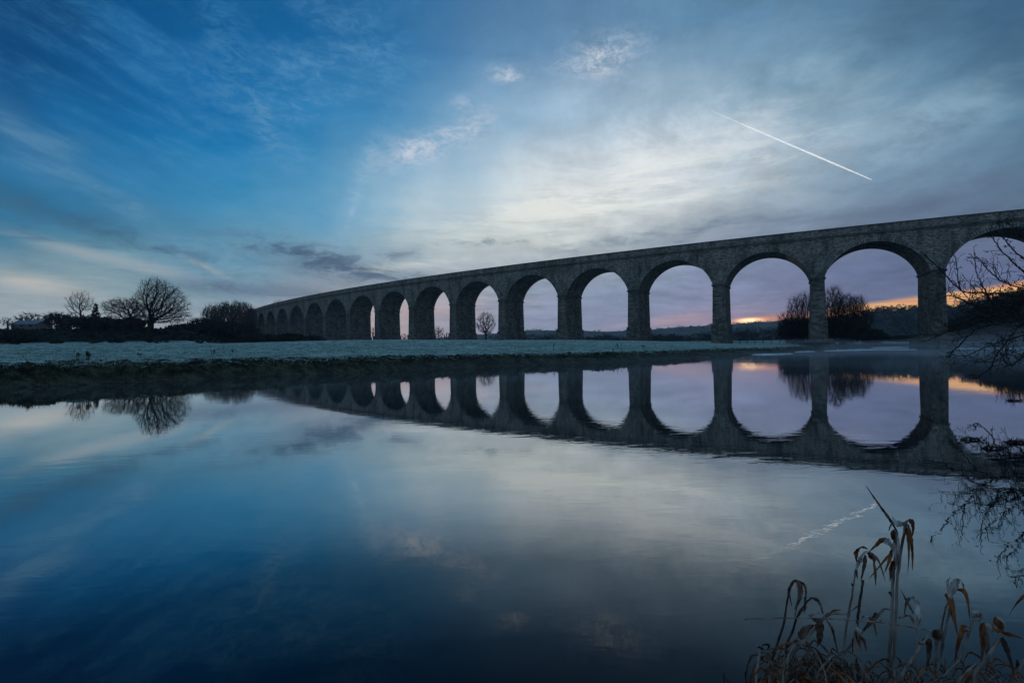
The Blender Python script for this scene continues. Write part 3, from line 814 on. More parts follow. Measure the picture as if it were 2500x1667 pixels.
# ------------------------------------------------------------------ bare trees (space colonisation)
def grow(points, roots, step, kill, infl, trop=(0, 0, 0.1), iters=90, rs=None, jit=0.12):
    P = np.array(points, float); nodes = [np.array(r, float) for r in roots]; par = [-1] * len(roots)
    N = np.array(nodes); kids = np.zeros(len(N), int)
    trop = np.array(trop, float)
    # trunk up to the crown
    near = np.full(len(P), 0); nd = np.full(len(P), 1e9)
    def upd(i0):
        nonlocal near, nd
        if i0 >= len(N): return
        D = np.linalg.norm(P[:, None, :] - N[None, i0:, :], axis=2)
        j = D.argmin(1); m_ = D[np.arange(len(P)), j]
        b2 = m_ < nd; nd = np.where(b2, m_, nd); near = np.where(b2, j + i0, near)
    upd(0)
    for it in range(iters):
        if len(P) == 0: break
        act = nd < infl
        if not act.any():
            k = near[nd.argmin()]; sel = np.array([k]); vecs = (P[nd.argmin()] - N[k])[None, :]
        else:
            sel, inv = np.unique(near[act], return_inverse=True)
            v = P[act] - N[near[act]]; v /= np.linalg.norm(v, axis=1, keepdims=True)
            vecs = np.zeros((len(sel), 3)); np.add.at(vecs, inv, v)
        vecs /= np.linalg.norm(vecs, axis=1, keepdims=True) + 1e-9
        vecs = vecs + trop + rs.normal(size=vecs.shape) * jit
        vecs /= np.linalg.norm(vecs, axis=1, keepdims=True) + 1e-9
        ok = kids[sel] < 4
        sel, vecs = sel[ok], vecs[ok]
        if len(sel) == 0: break
        i0 = len(N); N = np.concatenate([N, N[sel] + vecs * step]); par += list(sel); kids[sel] += 1
        kids = np.concatenate([kids, np.zeros(len(sel), int)])
        upd(i0)
        keep = nd > kill
        P, near, nd = P[keep], near[keep], nd[keep]
    return N, np.array(par)

def env_points(ells, n, rs):
    """random points in a union of ellipsoids (cx,cy,cz,rx,ry,rz), denser near the shell"""
    out = []
    w = np.array([e[3] * e[4] * e[5] for e in ells]); w = w / w.sum()
    for e, k in zip(ells, (w * n).astype(int) + 5):
        u = rs.normal(size=(k, 3)); u /= np.linalg.norm(u, axis=1, keepdims=True)
        r = rs.rand(k, 1) ** 0.42
        out.append(np.array(e[:3]) + u * r * np.array(e[3:]))
    return np.concatenate(out)

def bare_tree(name, base, ells, label, cat='tree', n=900, r0=0.3, step=0.5, twig=(3, 0.8), seed=1, trop=(0, 0, 0.08), tip=0.012, group=None, roots=None, mt=None, mb_=None, leaves=0, leafsize=0.2, mleaf=None, jit=0.14, lean=(0, 0)):
    rs = np.random.RandomState(seed); base = np.array(base, float)
    P = env_points([(base[0] + e[0], base[1] + e[1], base[2] + e[2], *e[3:]) for e in ells], n, rs)
    P = P[P[:, 2] > base[2] + 0.3]
    if roots is None:
        z1 = P[:, 2].min() + 0.15 * (P[:, 2].max() - P[:, 2].min()) - base[2]; k = max(2, int(z1 / step))
        roots = [(base[0] + lean[0] * (i / k) + 0.06 * rs.normal() * step, base[1] + lean[1] * i / k, base[2] - 0.3 + (z1 + 0.3) * i / k) for i in range(k + 1)]
        N, par = grow(P, roots, step, step * 1.25, step * 9, trop, 110, rs, jit)
        par[:len(roots)] = np.arange(-1, len(roots) - 1)
    else:
        roots = [(base[0] + x, base[1] + y, base[2]) for x, y in roots]
        N, par = grow(P, roots, step, step * 1.25, step * 9, trop, 110, rs, jit)
    cnt = np.zeros(len(N)); 
    for i in range(len(N) - 1, -1, -1):
        cnt[i] = max(cnt[i], 1)
        if par[i] >= 0: cnt[par[i]] += cnt[i]
    top = cnt.max(); ex = 0.5
    rad = tip + (r0 - tip) * (cnt / top) ** ex
    e = np.where(par >= 0)[0]
    P0, P1, R0, R1 = N[par[e]], N[e], np.minimum(rad[par[e]], rad[e] * 1.35 + 0.002), rad[e]
    big = rad[e] > r0 * 0.16
    root = empty(name, tuple(base), label, cat, group)
    rid = np.arange(len(N))
    for i in range(len(N)):
        if par[i] >= 0: rid[i] = rid[par[i]]
    for r_ in np.unique(rid[e][big]):
        k_ = big & (rid[e] == r_)
        segs_mesh('trunk', P0[k_], P1[k_], R0[k_], R1[k_], mb_ or m_bark, root, base, 6)
    # twigs at thin nodes
    thin = np.where(rad < r0 * 0.30)[0]
    T0, T1, TR = [], [], []
    d = np.zeros_like(N); d[e] = N[e] - N[par[e]]
    ln = np.linalg.norm(d, axis=1, keepdims=True); ln[ln == 0] = 1; d = d / ln
    for rep in range(twig[0]):
        v = d[thin] * 0.8 + rs.normal(size=(len(thin), 3)) * 0.55 + np.array(trop) * 2
        v /= np.linalg.norm(v, axis=1, keepdims=True)
        L = twig[1] * (0.4 + rs.rand(len(thin), 1))
        a = N[thin]; m1 = a + v * L * 0.5
        v2 = v + rs.normal(size=v.shape) * 0.35 + np.array(trop); v2 /= np.linalg.norm(v2, axis=1, keepdims=True)
        m2 = m1 + v2 * L * 0.5
        T0 += [a, m1]; T1 += [m1, m2]; TR += [np.full(len(thin), tip * 0.75), np.full(len(thin), tip * 0.55)]
    sm = ~big
    A0 = np.concatenate([P0[sm]] + T0); A1 = np.concatenate([P1[sm]] + T1); AR = np.concatenate([R0[sm]] + TR)
    cr_ = segs_mesh('crown', A0, A1, AR, AR * 0.8, mt or m_twig, root, base, 3)
    if leaves:
        q = [leaf_cloud(base + np.array(e_[:3]), e_[3:], int(leaves * w_), leafsize, rs, shell=0.15) for e_, w_ in zip(ells, np.array([e_[3] * e_[4] * e_[5] for e_ in ells]) / sum(e_[3] * e_[4] * e_[5] for e_ in ells))]
        cloud_obj('foliage', q, mleaf or m_ever, root, base)
    return root

def gz1(x, y): return float(ground_z(np.array([x]), np.array([y]))[0])

def tree_px(name, px, top, Y, ells_px, label, base=None, **kw):
    """ells_px: (px, py, rx, ry) in photo pixels at distance Y; foot stands on the ground"""
    p = at(px, 800, Y); zb = gz1(p.x, Y) if base is None else base
    b0 = Vector((p.x, Y, zb)); k = Y / FPX
    ells = []
    for ex, ey, rx, ry in ells_px:
        c = at(ex, ey, Y); ells.append((c.x - b0.x, 0, c.z - zb, rx * k, max(rx, ry) * k * 0.85, ry * k))
    return bare_tree(name, b0, ells, label, **kw)

tree_px('oak_tree', 368, 679, 108, [(390, 740, 58, 54), (350, 770, 34, 24), (428, 772, 38, 22), (378, 702, 36, 26), (420, 716, 24, 22), (330, 742, 20, 18), (445, 748, 20, 24)],
        'large bare oak standing alone, tallest tree on the left with a domed crown', n=6000, r0=0.58, step=0.45, twig=(5, 0.85), seed=4, tip=0.0125, jit=0.27)
tree_px('oak_tree', 318, 722, 125, [(300, 748, 46, 20), (275, 765, 24, 18), (325, 762, 30, 22)],
        'low spreading bare oak leaning left, joined to the big domed oak', n=2600, r0=0.36, step=0.5, twig=(6, 0.85), seed=9, tip=0.014, jit=0.27)
tree_px('ash_tree', 197, 714, 150, [(190, 737, 26, 22), (212, 742, 16, 22), (182, 752, 20, 20), (200, 725, 18, 14)],
        'tall slender bare tree with a forked trunk beside the conifer', n=1700, r0=0.26, step=0.6, twig=(4, 1.1), seed=12, tip=0.014, trop=(0, 0, 0.35), jit=0.18)
tree_px('field_tree', 75, 762, 185, [(75, 778, 36, 15)], 'wide flat-topped bare tree rising behind the farmhouse roof', n=600, r0=0.4, step=0.8, twig=(4, 1.2), seed=21, tip=0.028)
tree_px('field_tree', 19, 773, 160, [(19, 787, 17, 13)], 'small round bare tree at the far left edge beside the farmhouse', n=300, r0=0.25, step=0.5, twig=(3, 0.8), seed=22, tip=0.02)
tree_px('field_tree', 150, 757, 140, [(138, 783, 26, 22), (168, 786, 22, 20)], 'dense dark rounded tree between the farmhouse and the forked tree', n=700, r0=0.3, step=0.5, twig=(5, 0.8), seed=23, tip=0.03, leaves=2600, leafsize=0.22)

def conifer(px, top, bot, wpx, Y, label):
    a, b_ = at(px, top, Y), at(px, bot, Y); zb = gz1(a.x, Y)
    root = empty('conifer', (a.x, Y, zb), label, 'tree')
    mb = MB(); mb.tube([(a.x, Y, zb - 0.2), (a.x, Y, a.z)], [0.22, 0.03], 6); mb.build('trunk', m_bark, root)
    q = []; rs = np.random.RandomState(6); H = a.z - zb; W = wpx * Y / FPX / 2
    for i in range(20):
        t = i / 20; r = W * (1 - t) * (1.0 if i % 2 else 0.75) + 0.12
        q.append(leaf_cloud((a.x, Y, zb + H * (0.12 + 0.86 * t)), (r * 1.35 + 0.1, r * 1.35 + 0.1, H * 0.04 + 0.1), 240, 0.17, rs, shell=0.1))
    cloud_obj('crown', q, m_ever, root, (a.x, Y, zb))
conifer(234, 740, 800, 30, 145, 'small pointed dark conifer right of the forked tree')

# dark scrub and hedgerow trees on the left
SC = 'dark scrub trees along the far edge of the field'
for i, (px, top, w, Y, lab) in enumerate([
        (225, 772, 52, 128, 'dark leafy scrub at the foot of the small conifer'),
        (268, 780, 36, 122, 'dark dense scrub under the low spreading oak'),
        (322, 776, 32, 126, 'tall dark ivy-clad thicket just left of the big oak trunk'),
        (456, 792, 42, 132, 'low twiggy thicket right of the big oak'),
        (505, 778, 50, 138, 'mid-height twiggy thicket in front of the wood by the viaduct end'),
        (560, 782, 44, 150, 'broad dark thicket below the wood by the viaduct end'),
        (604, 790, 30, 165, 'dark thicket against the abutment of the viaduct'),
        (40, 812, 44, 100, 'brown bramble mound on the bank below the farmhouse')]):
    b0 = at(px, 815, Y); hgt = (at(px, top, Y).z - gz1(b0.x, Y)) / Y * FPX
    tree_px('scrub_thicket', px, top, Y, [(px, top + hgt * 0.48, w, hgt * 0.5)], lab, n=650, r0=0.16, step=0.55, twig=(6, 0.8), seed=40 + i, tip=0.032,
            group=SC, roots=[(dx_ * w * Y / FPX, 0) for dx_ in (-0.7, -0.35, 0, 0.3, 0.65)], trop=(0, 0, 0.25), leaves=5000, leafsize=0.26, mleaf=m_scrub, mt=m_twig)
# the wood at the end of the viaduct
WD = 'bare trees of the wood at the viaduct end'
for i, (px, top, w, Y, lab) in enumerate([
        (520, 746, 26, 235, 'outermost bare tree on the left flank of the small wood'),
        (548, 740, 26, 240, 'rounded bare tree in the middle of the small wood'),
        (578, 738, 24, 245, 'tall upright bare tree in the right half of the small wood'),
        (600, 742, 20, 262, 'bare tree of the small wood touching the abutment'),
        (612, 752, 14, 300, 'thin pale bare tree just beyond the abutment pillar')]):
    zb = gz1(at(px, 800, Y).x, Y)
    tree_px('wood_tree', px, top, Y, [(px, top + 32, w, 32), (px, top + 60, w, 24)], lab, n=1500, r0=0.22, step=0.8, twig=(8, 2.0), seed=60 + i, tip=0.03, group=WD,
            roots=[(-2, 0), (0, 0), (2, 0)], trop=(0, 0, 0.5), mt=m_twigw, leaves=2600, leafsize=0.3, mleaf=m_scrub)
tree_px('field_tree', 680, 729, 420, [(680, 748, 16, 18)], 'bare treetop peeping over the parapet near the far end', n=260, r0=0.3, step=1.1, twig=(3, 2.0), seed=71, tip=0.045)
for i, (px, top, w, Y, lab) in enumerate([
        (640, 818, 50, 120, 'low dark brambles in front of the first small arches'),
        (712, 816, 34, 118, 'dark bramble hummock in front of the third and fourth arches'),
        (765, 822, 26, 116, 'lowest bramble patch beside the fifth arch pier')]):
    tree_px('bramble', px, top, Y, [(px, top + 9, w, 11)], lab, cat='bush', n=300, r0=0.05, step=0.35, twig=(4, 0.5), seed=80 + i, tip=0.02,
            roots=[(dx_ * w * Y / FPX, 0) for dx_ in (-0.7, -0.3, 0.1, 0.5)], leaves=3500, leafsize=0.2, mleaf=m_scrub, group='brambles before the far arches')
# trees seen through the arches
AR = 'bare trees seen through the arches'
for i, (px, w, ry, Y, n_, lab) in enumerate([
        (1186, 26, 30, 250, 900, 'large round bare tree framed by an arch, left of centre'),
        (1071, 14, 15, 300, 400, 'smaller round bare tree showing at the foot of a narrow arch'),
        (1090, 9, 9, 300, 220, 'low bushy bare tree beside the smaller round tree in a narrow arch'),
        (911, 6, 14, 280, 160, 'sliver of a bare tree beside a pier in a very narrow arch'),
        (988, 10, 8, 330, 180, 'tiny low tree beyond the slim arch left of the round tree')]):
    top = {0: 761, 1: 797, 2: 810, 3: 796, 4: 812}[i]
    tree_px('parkland_tree', px, top, Y, [(px, top + ry, w, ry)], lab, n=n_, r0=0.3 if i else 0.5, step=0.75, twig=(4, 1.3), seed=90 + i, tip=0.032 if i == 0 else 0.04, group=AR)
# willows behind the river-bank pier
WL = 'bare willows behind the riverside pier'
for i, (px, top, ex, Y, lab) in enumerate([
        (1950, 722, [(1960, 762, 34, 44), (1935, 792, 36, 34), (1975, 780, 24, 50)], 132, 'bare twiggy willow rising just left of the riverside pier'),
        (2032, 700, [(2036, 730, 20, 30), (2030, 770, 32, 46)], 134, 'tallest bare willow immediately right of the riverside pier'),
        (2062, 722, [(2064, 755, 30, 36), (2060, 790, 36, 34)], 136, 'middle bare willow of the three right of the riverside pier'),
        (2098, 728, [(2094, 752, 24, 26), (2104, 778, 28, 32)], 138, 'outer bare willow leaning right, away from the riverside pier'),
        (1922, 758, [(1918, 792, 16, 32)], 128, 'thin wispy sapling at the left end of the willows')]):
    tree_px('willow_tree', px, top, Y, ex, lab, n=2100 if i < 4 else 300, r0=0.16 if i < 4 else 0.07, step=0.5, twig=(10 if i < 4 else 4, 1.3), seed=100 + i, tip=0.013, jit=0.2, group=WL, mt=m_twigw, trop=(0, 0, 0.35), base=1.2,
            roots=[(-2.2, 0), (-0.8, 0), (0.6, 0), (2.0, 0)] if i < 4 else None)
for i, (px, top, w, Y, lab) in enumerate([
        (1945, 778, 38, 133, 'dark evergreen bush at the left foot of the riverside pier'),
        (2010, 776, 34, 140, 'dark bush hidden behind the riverside pier'),
        (2065, 776, 46, 137, 'broad dark bush right of the riverside pier below the willows'),
        (2130, 806, 30, 146, 'rounded dark bush sloping down to the water between the two river piers'),
        (2200, 820, 40, 158, 'misty dark bush left of the mid-river pier'),
        (2250, 826, 36, 160, 'misty low bush behind the mid-river pier'),
        (1990, 838, 30, 112, 'low dark undergrowth at the water edge beneath the riverside pier')]):
    b0 = at(px, 815, Y); hgt = (at(px, top, Y).z - 1.0) / Y * FPX
    tree_px('riverside_bush', px, top, Y, [(px, top + hgt * 0.5, w, hgt * 0.52)], lab, cat='bush', n=420, r0=0.12, step=0.6, twig=(5, 1.0), seed=120 + i, tip=0.026, base=0.9,
            roots=[(dx_ * w * Y / FPX, 0) for dx_ in (-0.6, -0.2, 0.2, 0.6)], trop=(0, 0, 0.2), leaves=9000, leafsize=0.24, mleaf=m_scrub, mt=m_twig, group='bushes along the river bank')
# the dark bank of trees on the far right
for i, (px, top, w, Y, lab) in enumerate([
        (2360, 772, 46, 150, 'dark bare-topped tree right of the mid-river pier'),
        (2425, 738, 48, 146, 'tall dark tree behind the overhanging branches'),
        (2478, 706, 46, 142, 'tallest dark tree at the right edge of the picture'),
        (2545, 712, 50, 140, 'dark tree just outside the right edge')]):
    p = at(px, 840, Y); zb = max(gz1(p.x, Y), 0.4)
    hgt = (at(px, top, Y).z - zb) / Y * FPX
    tree_px('riverside_tree', px, top, Y, [(px, top + hgt * 0.36, w, hgt * 0.36), (px, top + hgt * 0.72, w * 1.05, hgt * 0.3)], lab, n=700, r0=0.4, step=0.8, twig=(5, 1.3), seed=140 + i, tip=0.03, base=zb,
            leaves=11000, leafsize=0.3, mleaf=m_ever, group='dark trees on the right bank')

rs7 = np.random.RandomState(31); q = []
for i in range(420):
    t_x = rs7.uniform(-1.08, -0.50); Y = rs7.uniform(96, 148)
    x = t_x * Y; h = rs7.uniform(0.4, 0.95)
    if sd_river(np.array([x]), np.array([Y]))[0] < 30: continue
    q.append(leaf_cloud((x, Y, gz1(x, Y) + h * 0.3), (h * rs7.uniform(1.2, 2.6), h, h * 0.6), 90, 0.22, rs7))
tag(cloud_obj('rough_ground_cover', q, m_scrub), 'dark unfrosted rough growth on the rise behind the field at left', 'undergrowth', kind='stuff')

# ------------------------------------------------------------------ farmhouse
hp = at(74, 800, 170); hz = 8.0
fh = empty('farmhouse', (hp.x, 170, hz), 'low stone farmhouse with a frosty slate roof among trees at far left', 'house')
x0, x1 = at(48, 800, 170).x, at(109, 800, 170).x; zE, zR = at(74, 791, 170).z, at(74, 781.5, 170).z
mb = MB(); mb.box(((x0 + x1) / 2, 170, (hz + zE) / 2), (x1 - x0, 6, zE - hz))
for x in (x0, x1): mb.quad([(x, 167, zE), (x, 173, zE), (x, 170, zR - 0.05)])
wl = mb.build('wall', m_house, fh)
mb = MB()
for s_ in (-1, 1):
    mb.grid([[(x0 - 0.3, 170 + s_ * 3.4, zE - 0.12), (x1 + 0.3, 170 + s_ * 3.4, zE - 0.12)], [(x0 - 0.3, 170, zR), (x1 + 0.3, 170, zR)]])
    mb.grid([[(x0 - 0.3, 170 + s_ * 3.4, zE - 0.28), (x1 + 0.3, 170 + s_ * 3.4, zE - 0.28)], [(x0 - 0.3, 170 + s_ * 3.4, zE - 0.12), (x1 + 0.3, 170 + s_ * 3.4, zE - 0.12)]])
rf = mb.build('roof', m_roof, fh)
mb = MB(); mb.box((at(67, 780, 170).x, 170, zR + 0.4), (0.8, 0.8, 1.3)); mb.tube([(at(67, 780, 170).x, 170, zR + 1.0), (at(67, 780, 170).x, 170, zR + 1.35)], [0.14, 0.12], 8)
mb.build('chimney', m_house, rf)
mb = MB(); mb.box((x0 + 0.5, 170, zR + 0.35), (0.7, 0.7, 1.1)); mb.build('chimney', m_house, rf)
for px in (55, 74, 95):
    w_ = at(px, 800, 170).x
    mb = MB(); mb.box((w_, 166.97, zE - 0.75), (1.1, 0.1, 0.9)); fr = mb.build('window', m_wood, fh)
    mb = MB(); mb.box((w_, 166.93, zE - 0.75), (0.9, 0.08, 0.7)); mb.build('pane', m_glass, fr)

# ------------------------------------------------------------------ fence beyond the piers
def fence_run(pts, label, spacing=2.2):
    f = None
    L = [0]
    for a, b_ in zip(pts, pts[1:]): L.append(L[-1] + math.hypot(b_[0] - a[0], b_[1] - a[1]))
    n = int(L[-1] / spacing); P = []
    for i in range(n + 1):
        s = L[-1] * i / n
        x = float(np.interp(s, L, [p[0] for p in pts])); y = float(np.interp(s, L, [p[1] for p in pts])); P.append(Vector((x, y, max(gz1(x, y), 1.2))))
    f = empty('fence', P[0], label, 'fence')
    for p in P:
        mb = MB(); mb.box(p + Vector((0, 0, 0.55)), (0.14, 0.14, 1.5)); mb.build('post', m_wood, f)
    for h in (0.4, 0.75, 1.1):
        mb = MB()
        for a, b_ in zip(P, P[1:]): mb.tube([a + Vector((0, -0.08, h)), b_ + Vector((0, -0.08, h))], [0.05, 0.05], 4)
        mb.build('rail', m_wood, f)
fa, fb, fc = at(1590, 826, 150), at(1785, 826, 138), at(1925, 826, 124)
fence_run([(fa.x, 150), (fb.x, 138), (fc.x, 124)], 'dark post and rail fence across the field beyond the riverside piers')

# ------------------------------------------------------------------ grass along the bank (stuff)
def bank_grass(name, n, dlo, dhi, hmin, hmax, m, label, ylim=(14, 62), wid=0.012, seed=1, clump=14, droop=0.5):
    rs = np.random.RandomState(seed)
    k = n // clump
    T = rs.uniform(-1.12, 1.0, k * 6); Y = ylim[0] + (ylim[1] - ylim[0]) * rs.rand(k * 6) ** 1.15; X = T * Y
    d = sd_river(X, Y); far = X - Y * 0.97 < 0
    ok = (d > dlo) & (d < dhi) & far & (Y > 12); X, Y = X[ok][:k], Y[ok][:k]
    X = np.repeat(X, clump) + rs.normal(size=len(X) * clump) * 0.16; Y = np.repeat(Y, clump) + rs.normal(size=len(Y) * clump) * 0.16
    Z = ground_z(X, Y) - 0.03; nn = len(X)
    h = rs.uniform(hmin, hmax, nn); a = rs.uniform(0, 6.283, nn); w = wid * (Y / 25)
    dx_, dy_ = np.cos(a), np.sin(a)
    base = np.stack([X, Y, Z], 1); sidev = np.stack([-dy_, dx_, np.zeros(nn)], 1) * w[:, None]
    mid = base + np.stack([dx_ * h * 0.2, dy_ * h * 0.2, h * 0.7], 1)
    tip = base + np.stack([dx_ * h * droop, dy_ * h * droop, h * (1.0 - droop * 0.35)], 1)
    V = np.stack([base - sidev, base + sidev, mid + sidev * 0.8, mid - sidev * 0.8, tip], 1)
    i = np.arange(nn)[:, None] * 5
    F = np.concatenate([i + np.array([[0, 1, 2]]), i + np.array([[0, 2, 3]]), i + np.array([[3, 2, 4]])])
    o = fast_mesh(name, V.reshape(-1, 3), F, m)
    return tag(o, label, 'grass', kind='stuff')
m_g1 = simple('dark bank grass', (0.014, 0.018, 0.011), (0.15, 0.155, 0.09), 0.9, lo=0.42, hi=0.72)
m_g2 = simple('frosted grass blades', (0.16, 0.27, 0.22), (0.45, 0.62, 0.58), 0.7)
bank_grass('bank_grass', 60000, -0.1, 2.4, 0.06, 0.20, m_g1, 'dark tussocky grass hanging over the river bank', seed=2)
bank_grass('frosted_grass', 40000, 1.6, 26, 0.05, 0.16, m_g2, 'short frosted grass over the near part of the field', seed=3, ylim=(16, 75), wid=0.016, clump=8)
# leaf litter lumps on the bank
# dead weeds standing on the bank
m_weed = simple('dead weed', (0.02, 0.015, 0.012), (0.05, 0.035, 0.028), 8)
def weed(px, py, hpx, Y, label, seed, n=5):
    rs = random.Random(seed); p = at(px, py, Y); z = gz1(p.x, Y); k = Y / FPX
    r = empty('dead_weed', (p.x, Y, z), label, 'weed', 'dead weeds standing on the far bank')
    h = hpx * k
    for i in range(n):
        mb = MB(); x = p.x + rs.uniform(-0.25, 0.25) * h; lean = rs.uniform(-0.25, 0.25) * h
        hh = h * rs.uniform(0.6, 1); P = [(x + lean * t, Y + rs.uniform(-.02, .02), z + hh * t) for t in (0, 0.35, 0.7, 1)]
        mb.tube(P, [0.013, 0.012, 0.010, 0.006], 4); st_ = mb.build('stem', m_weed, r)
        mb = MB()
        for j in range(14):
            t = rs.uniform(0.55, 1); c = Vector((x + lean * t, Y, z + hh * t)); mb.tube([c, c + Vector((rs.uniform(-.09, .09), rs.uniform(-.05, .05), rs.uniform(.01, .09)))], [0.013, 0.004], 4)
        mb.build('seed_head', m_weed, st_)
for i, (px, py, hp_, Y, n_, lab) in enumerate([
        (186, 880, 22, 22.5, 2, 'upright pair of dead dock stems on the bank, far left'),
        (215, 878, 24, 23, 6, 'bushy cluster of dead dock stems right of the upright pair'),
        (338, 868, 13, 27, 2, 'small lone dead weed below the big oak'),
        (568, 864, 11, 33, 2, 'short dead weed on the bank left of the viaduct end'),
        (520, 864, 16, 31, 3, 'faint thin dead weeds between the oak and the viaduct end'),
        (1350, 845, 17, 46, 2, 'dead weed standing on the field in front of the fourth nearest pier'),
        (1512, 842, 18, 50, 3, 'tall dead weed on the bank below a pier, centre right'),
        (1572, 848, 14, 50, 3, 'dead weed just right of the tall one on the bank'),
        (1752, 846, 15, 60, 3, 'dead weed near the tip of the bank'),
        (1497, 856, 13, 43, 2, 'dead weed leaning out over the bank edge, centre')]):
    weed(px, py, hp_, Y, lab, i, n_)

# ------------------------------------------------------------------ overhanging tree on the right bank
D0 = 11.3
oh = empty('overhanging_tree', (15.2, 12.0, 0.3), 'bare budding tree reaching its dark branches over the river from the right edge', 'tree')
rs = random.Random(77)
trunk = MB(); trunk.tube([(15.2, 12.0, 0.0), (15.1, 12.0, 1.2), (14.6, 11.9, 2.4), (14.2, 11.8, 4.2), (14.6, 11.9, 6.5)], [0.26, 0.22, 0.18, 0.13, 0.05], 9)
limbs = [
    ([(2900, 700), (2640, 735), (2500, 752), (2440, 766), (2385, 776), (2345, 790), (2300, 815), (2262, 832)], 11.0, 0.030),
    ([(2900, 660), (2650, 700), (2500, 722), (2440, 717), (2390, 715), (2350, 710), (2308, 671), (2261, 625)], 11.6, 0.026),
    ([(2900, 620), (2640, 690), (2530, 690), (2500, 664), (2480, 647), (2449, 616), (2428, 588), (2416, 566)], 11.3, 0.022),
    ([(2900, 700), (2620, 750), (2500, 790), (2467, 822), (2430, 872), (2417, 900), (2385, 921), (2370, 923)], 10.6, 0.020),
    ([(2900, 700), (2600, 745), (2500, 768), (2440, 772), (2400, 760), (2358, 735), (2320, 722), (2284, 735)], 11.8, 0.022),
    ([(2900, 680), (2620, 735), (2500, 779), (2440, 790), (2390, 800), (2350, 835), (2322, 862), (2317, 872)], 11.2, 0.018),
    ([(2900, 640), (2640, 690), (2520, 705), (2455, 690), (2425, 670), (2405, 650), (2390, 632), (2380, 628)], 12.0, 0.018),
    ([(2900, 600), (2640, 640), (2540, 640), (2490, 625), (2465, 600), (2445, 575), (2440, 550), (2437, 540)], 11.9, 0.018),
    ([(2900, 560), (2640, 600), (2560, 590), (2500, 580), (2478, 562), (2466, 548), (2460, 540), (2458, 532)], 10.9, 0.018),
    ([(2900, 700), (2640, 720), (2540, 730), (2470, 745), (2420, 752), (2380, 745), (2345, 700), (2335, 628)], 11.4, 0.018),
    ([(2900, 700), (2640, 720), (2540, 745), (2470, 760), (2425, 740), (2400, 700), (2384, 665), (2381, 626)], 11.1, 0.018),
    ([(2900, 800), (2640, 830), (2540, 850), (2500, 870), (2470, 890), (2450, 880), (2450, 868), (2449, 862)], 10.4, 0.016),
    ([(2900, 700), (2640, 740), (2540, 790), (2490, 820), (2440, 835), (2400, 850), (2360, 868), (2330, 868)], 10.9, 0.016),
]
tips = []
def spline(P, n):
    out = []
    for i in range(len(P) - 1):
        p0, p1, p2, p3 = P[max(i - 1, 0)], P[i], P[i + 1], P[min(i + 2, len(P) - 1)]
        for j in range(n):
            t = j / n
            out.append(0.5 * ((2 * p1) + (p2 - p0) * t + (2 * p0 - 5 * p1 + 4 * p2 - p3) * t * t + (3 * p1 - p0 - 3 * p2 + p3) * t ** 3))
    out.append(P[-1]); return out
def rv(): return Vector((rs.gauss(0, 1), rs.gauss(0, 1), rs.gauss(0, 1)))
tw = MB()
def twig(p, d, L, r, lvl):
    n = max(3, int(L / 0.055)); pts = [p]; rads = [r]; d = d.normalized(); cur = p
    for i in range(n):
        d = (d + rv() * 0.17 + Vector((0, 0, 0.055 if lvl else 0.03))).normalized(); cur = cur + d * (L / n); pts.append(cur)
        rads.append(max(0.003, r * (1 - 0.55 * (i + 1) / n)))
        if lvl < 3 and rs.random() < (0.42, 0.34, 0.16)[lvl]:
            side = rv(); side = (side - d * side.dot(d)).normalized()
            twig(cur, d * 0.75 + side * 0.75 + Vector((-0.1, 0, 0.12)), L * rs.uniform(0.28, 0.6), rads[-1] * 0.8, lvl + 1)
        if rs.random() < 0.45:      # bud
            side = rv().normalized(); b_ = cur + (d + side * 0.7).normalized() * 0.022
            tw.tube([cur, (cur + b_) / 2, b_], [rads[-1], rads[-1] * 1.25 + 0.0015, 0.001], 4)
    tw.tube(pts, rads, 4)
    b_ = cur + d * 0.03; tw.tube([cur, (cur + b_) / 2, b_], [rads[-1], 0.0065, 0.001], 5)
main = []
for pts, D, r in limbs:
    P = [at(x, y, D + 0.5 * math.sin(i * 1.3) * 0.6) for i, (x, y) in enumerate(pts)]
    P[0] = Vector((14.5 + rs.uniform(-.1, .1), 11.9, max(1.6, P[0].z)))
    P = spline(P, 6)
    n = len(P); R = [r * (1 - 0.75 * i / (n - 1)) + 0.003 for i in range(n)]
    P = [p + rv() * 0.008 for p in P]
    main.append((P, R))
    for i in range(8, n - 1):
        if rs.random() < 0.60:
            d = (P[i + 1] - P[i]).normalized(); side = rv(); side = (side - d * side.dot(d)).normalized()
            twig(P[i], d * 0.9 + side * 0.8 + Vector((-0.15, 0, 0.12)), rs.uniform(0.2, 0.8) * (1 - 0.35 * i / n) * (0.4 if P[i].z > 2.9 else 1), max(R[i] * 0.55, 0.0058), 0)
    twig(P[-1], (P[-1] - P[-2]), 0.2, R[-1], 2)
trunk.build('trunk', m_barkfg, oh, True)
for P, R in main:
    mb = MB(); mb.tube(P, R, 7); mb.build('limb', m_barkfg, oh, True)
tw.build('twigs', m_barkfg, oh)

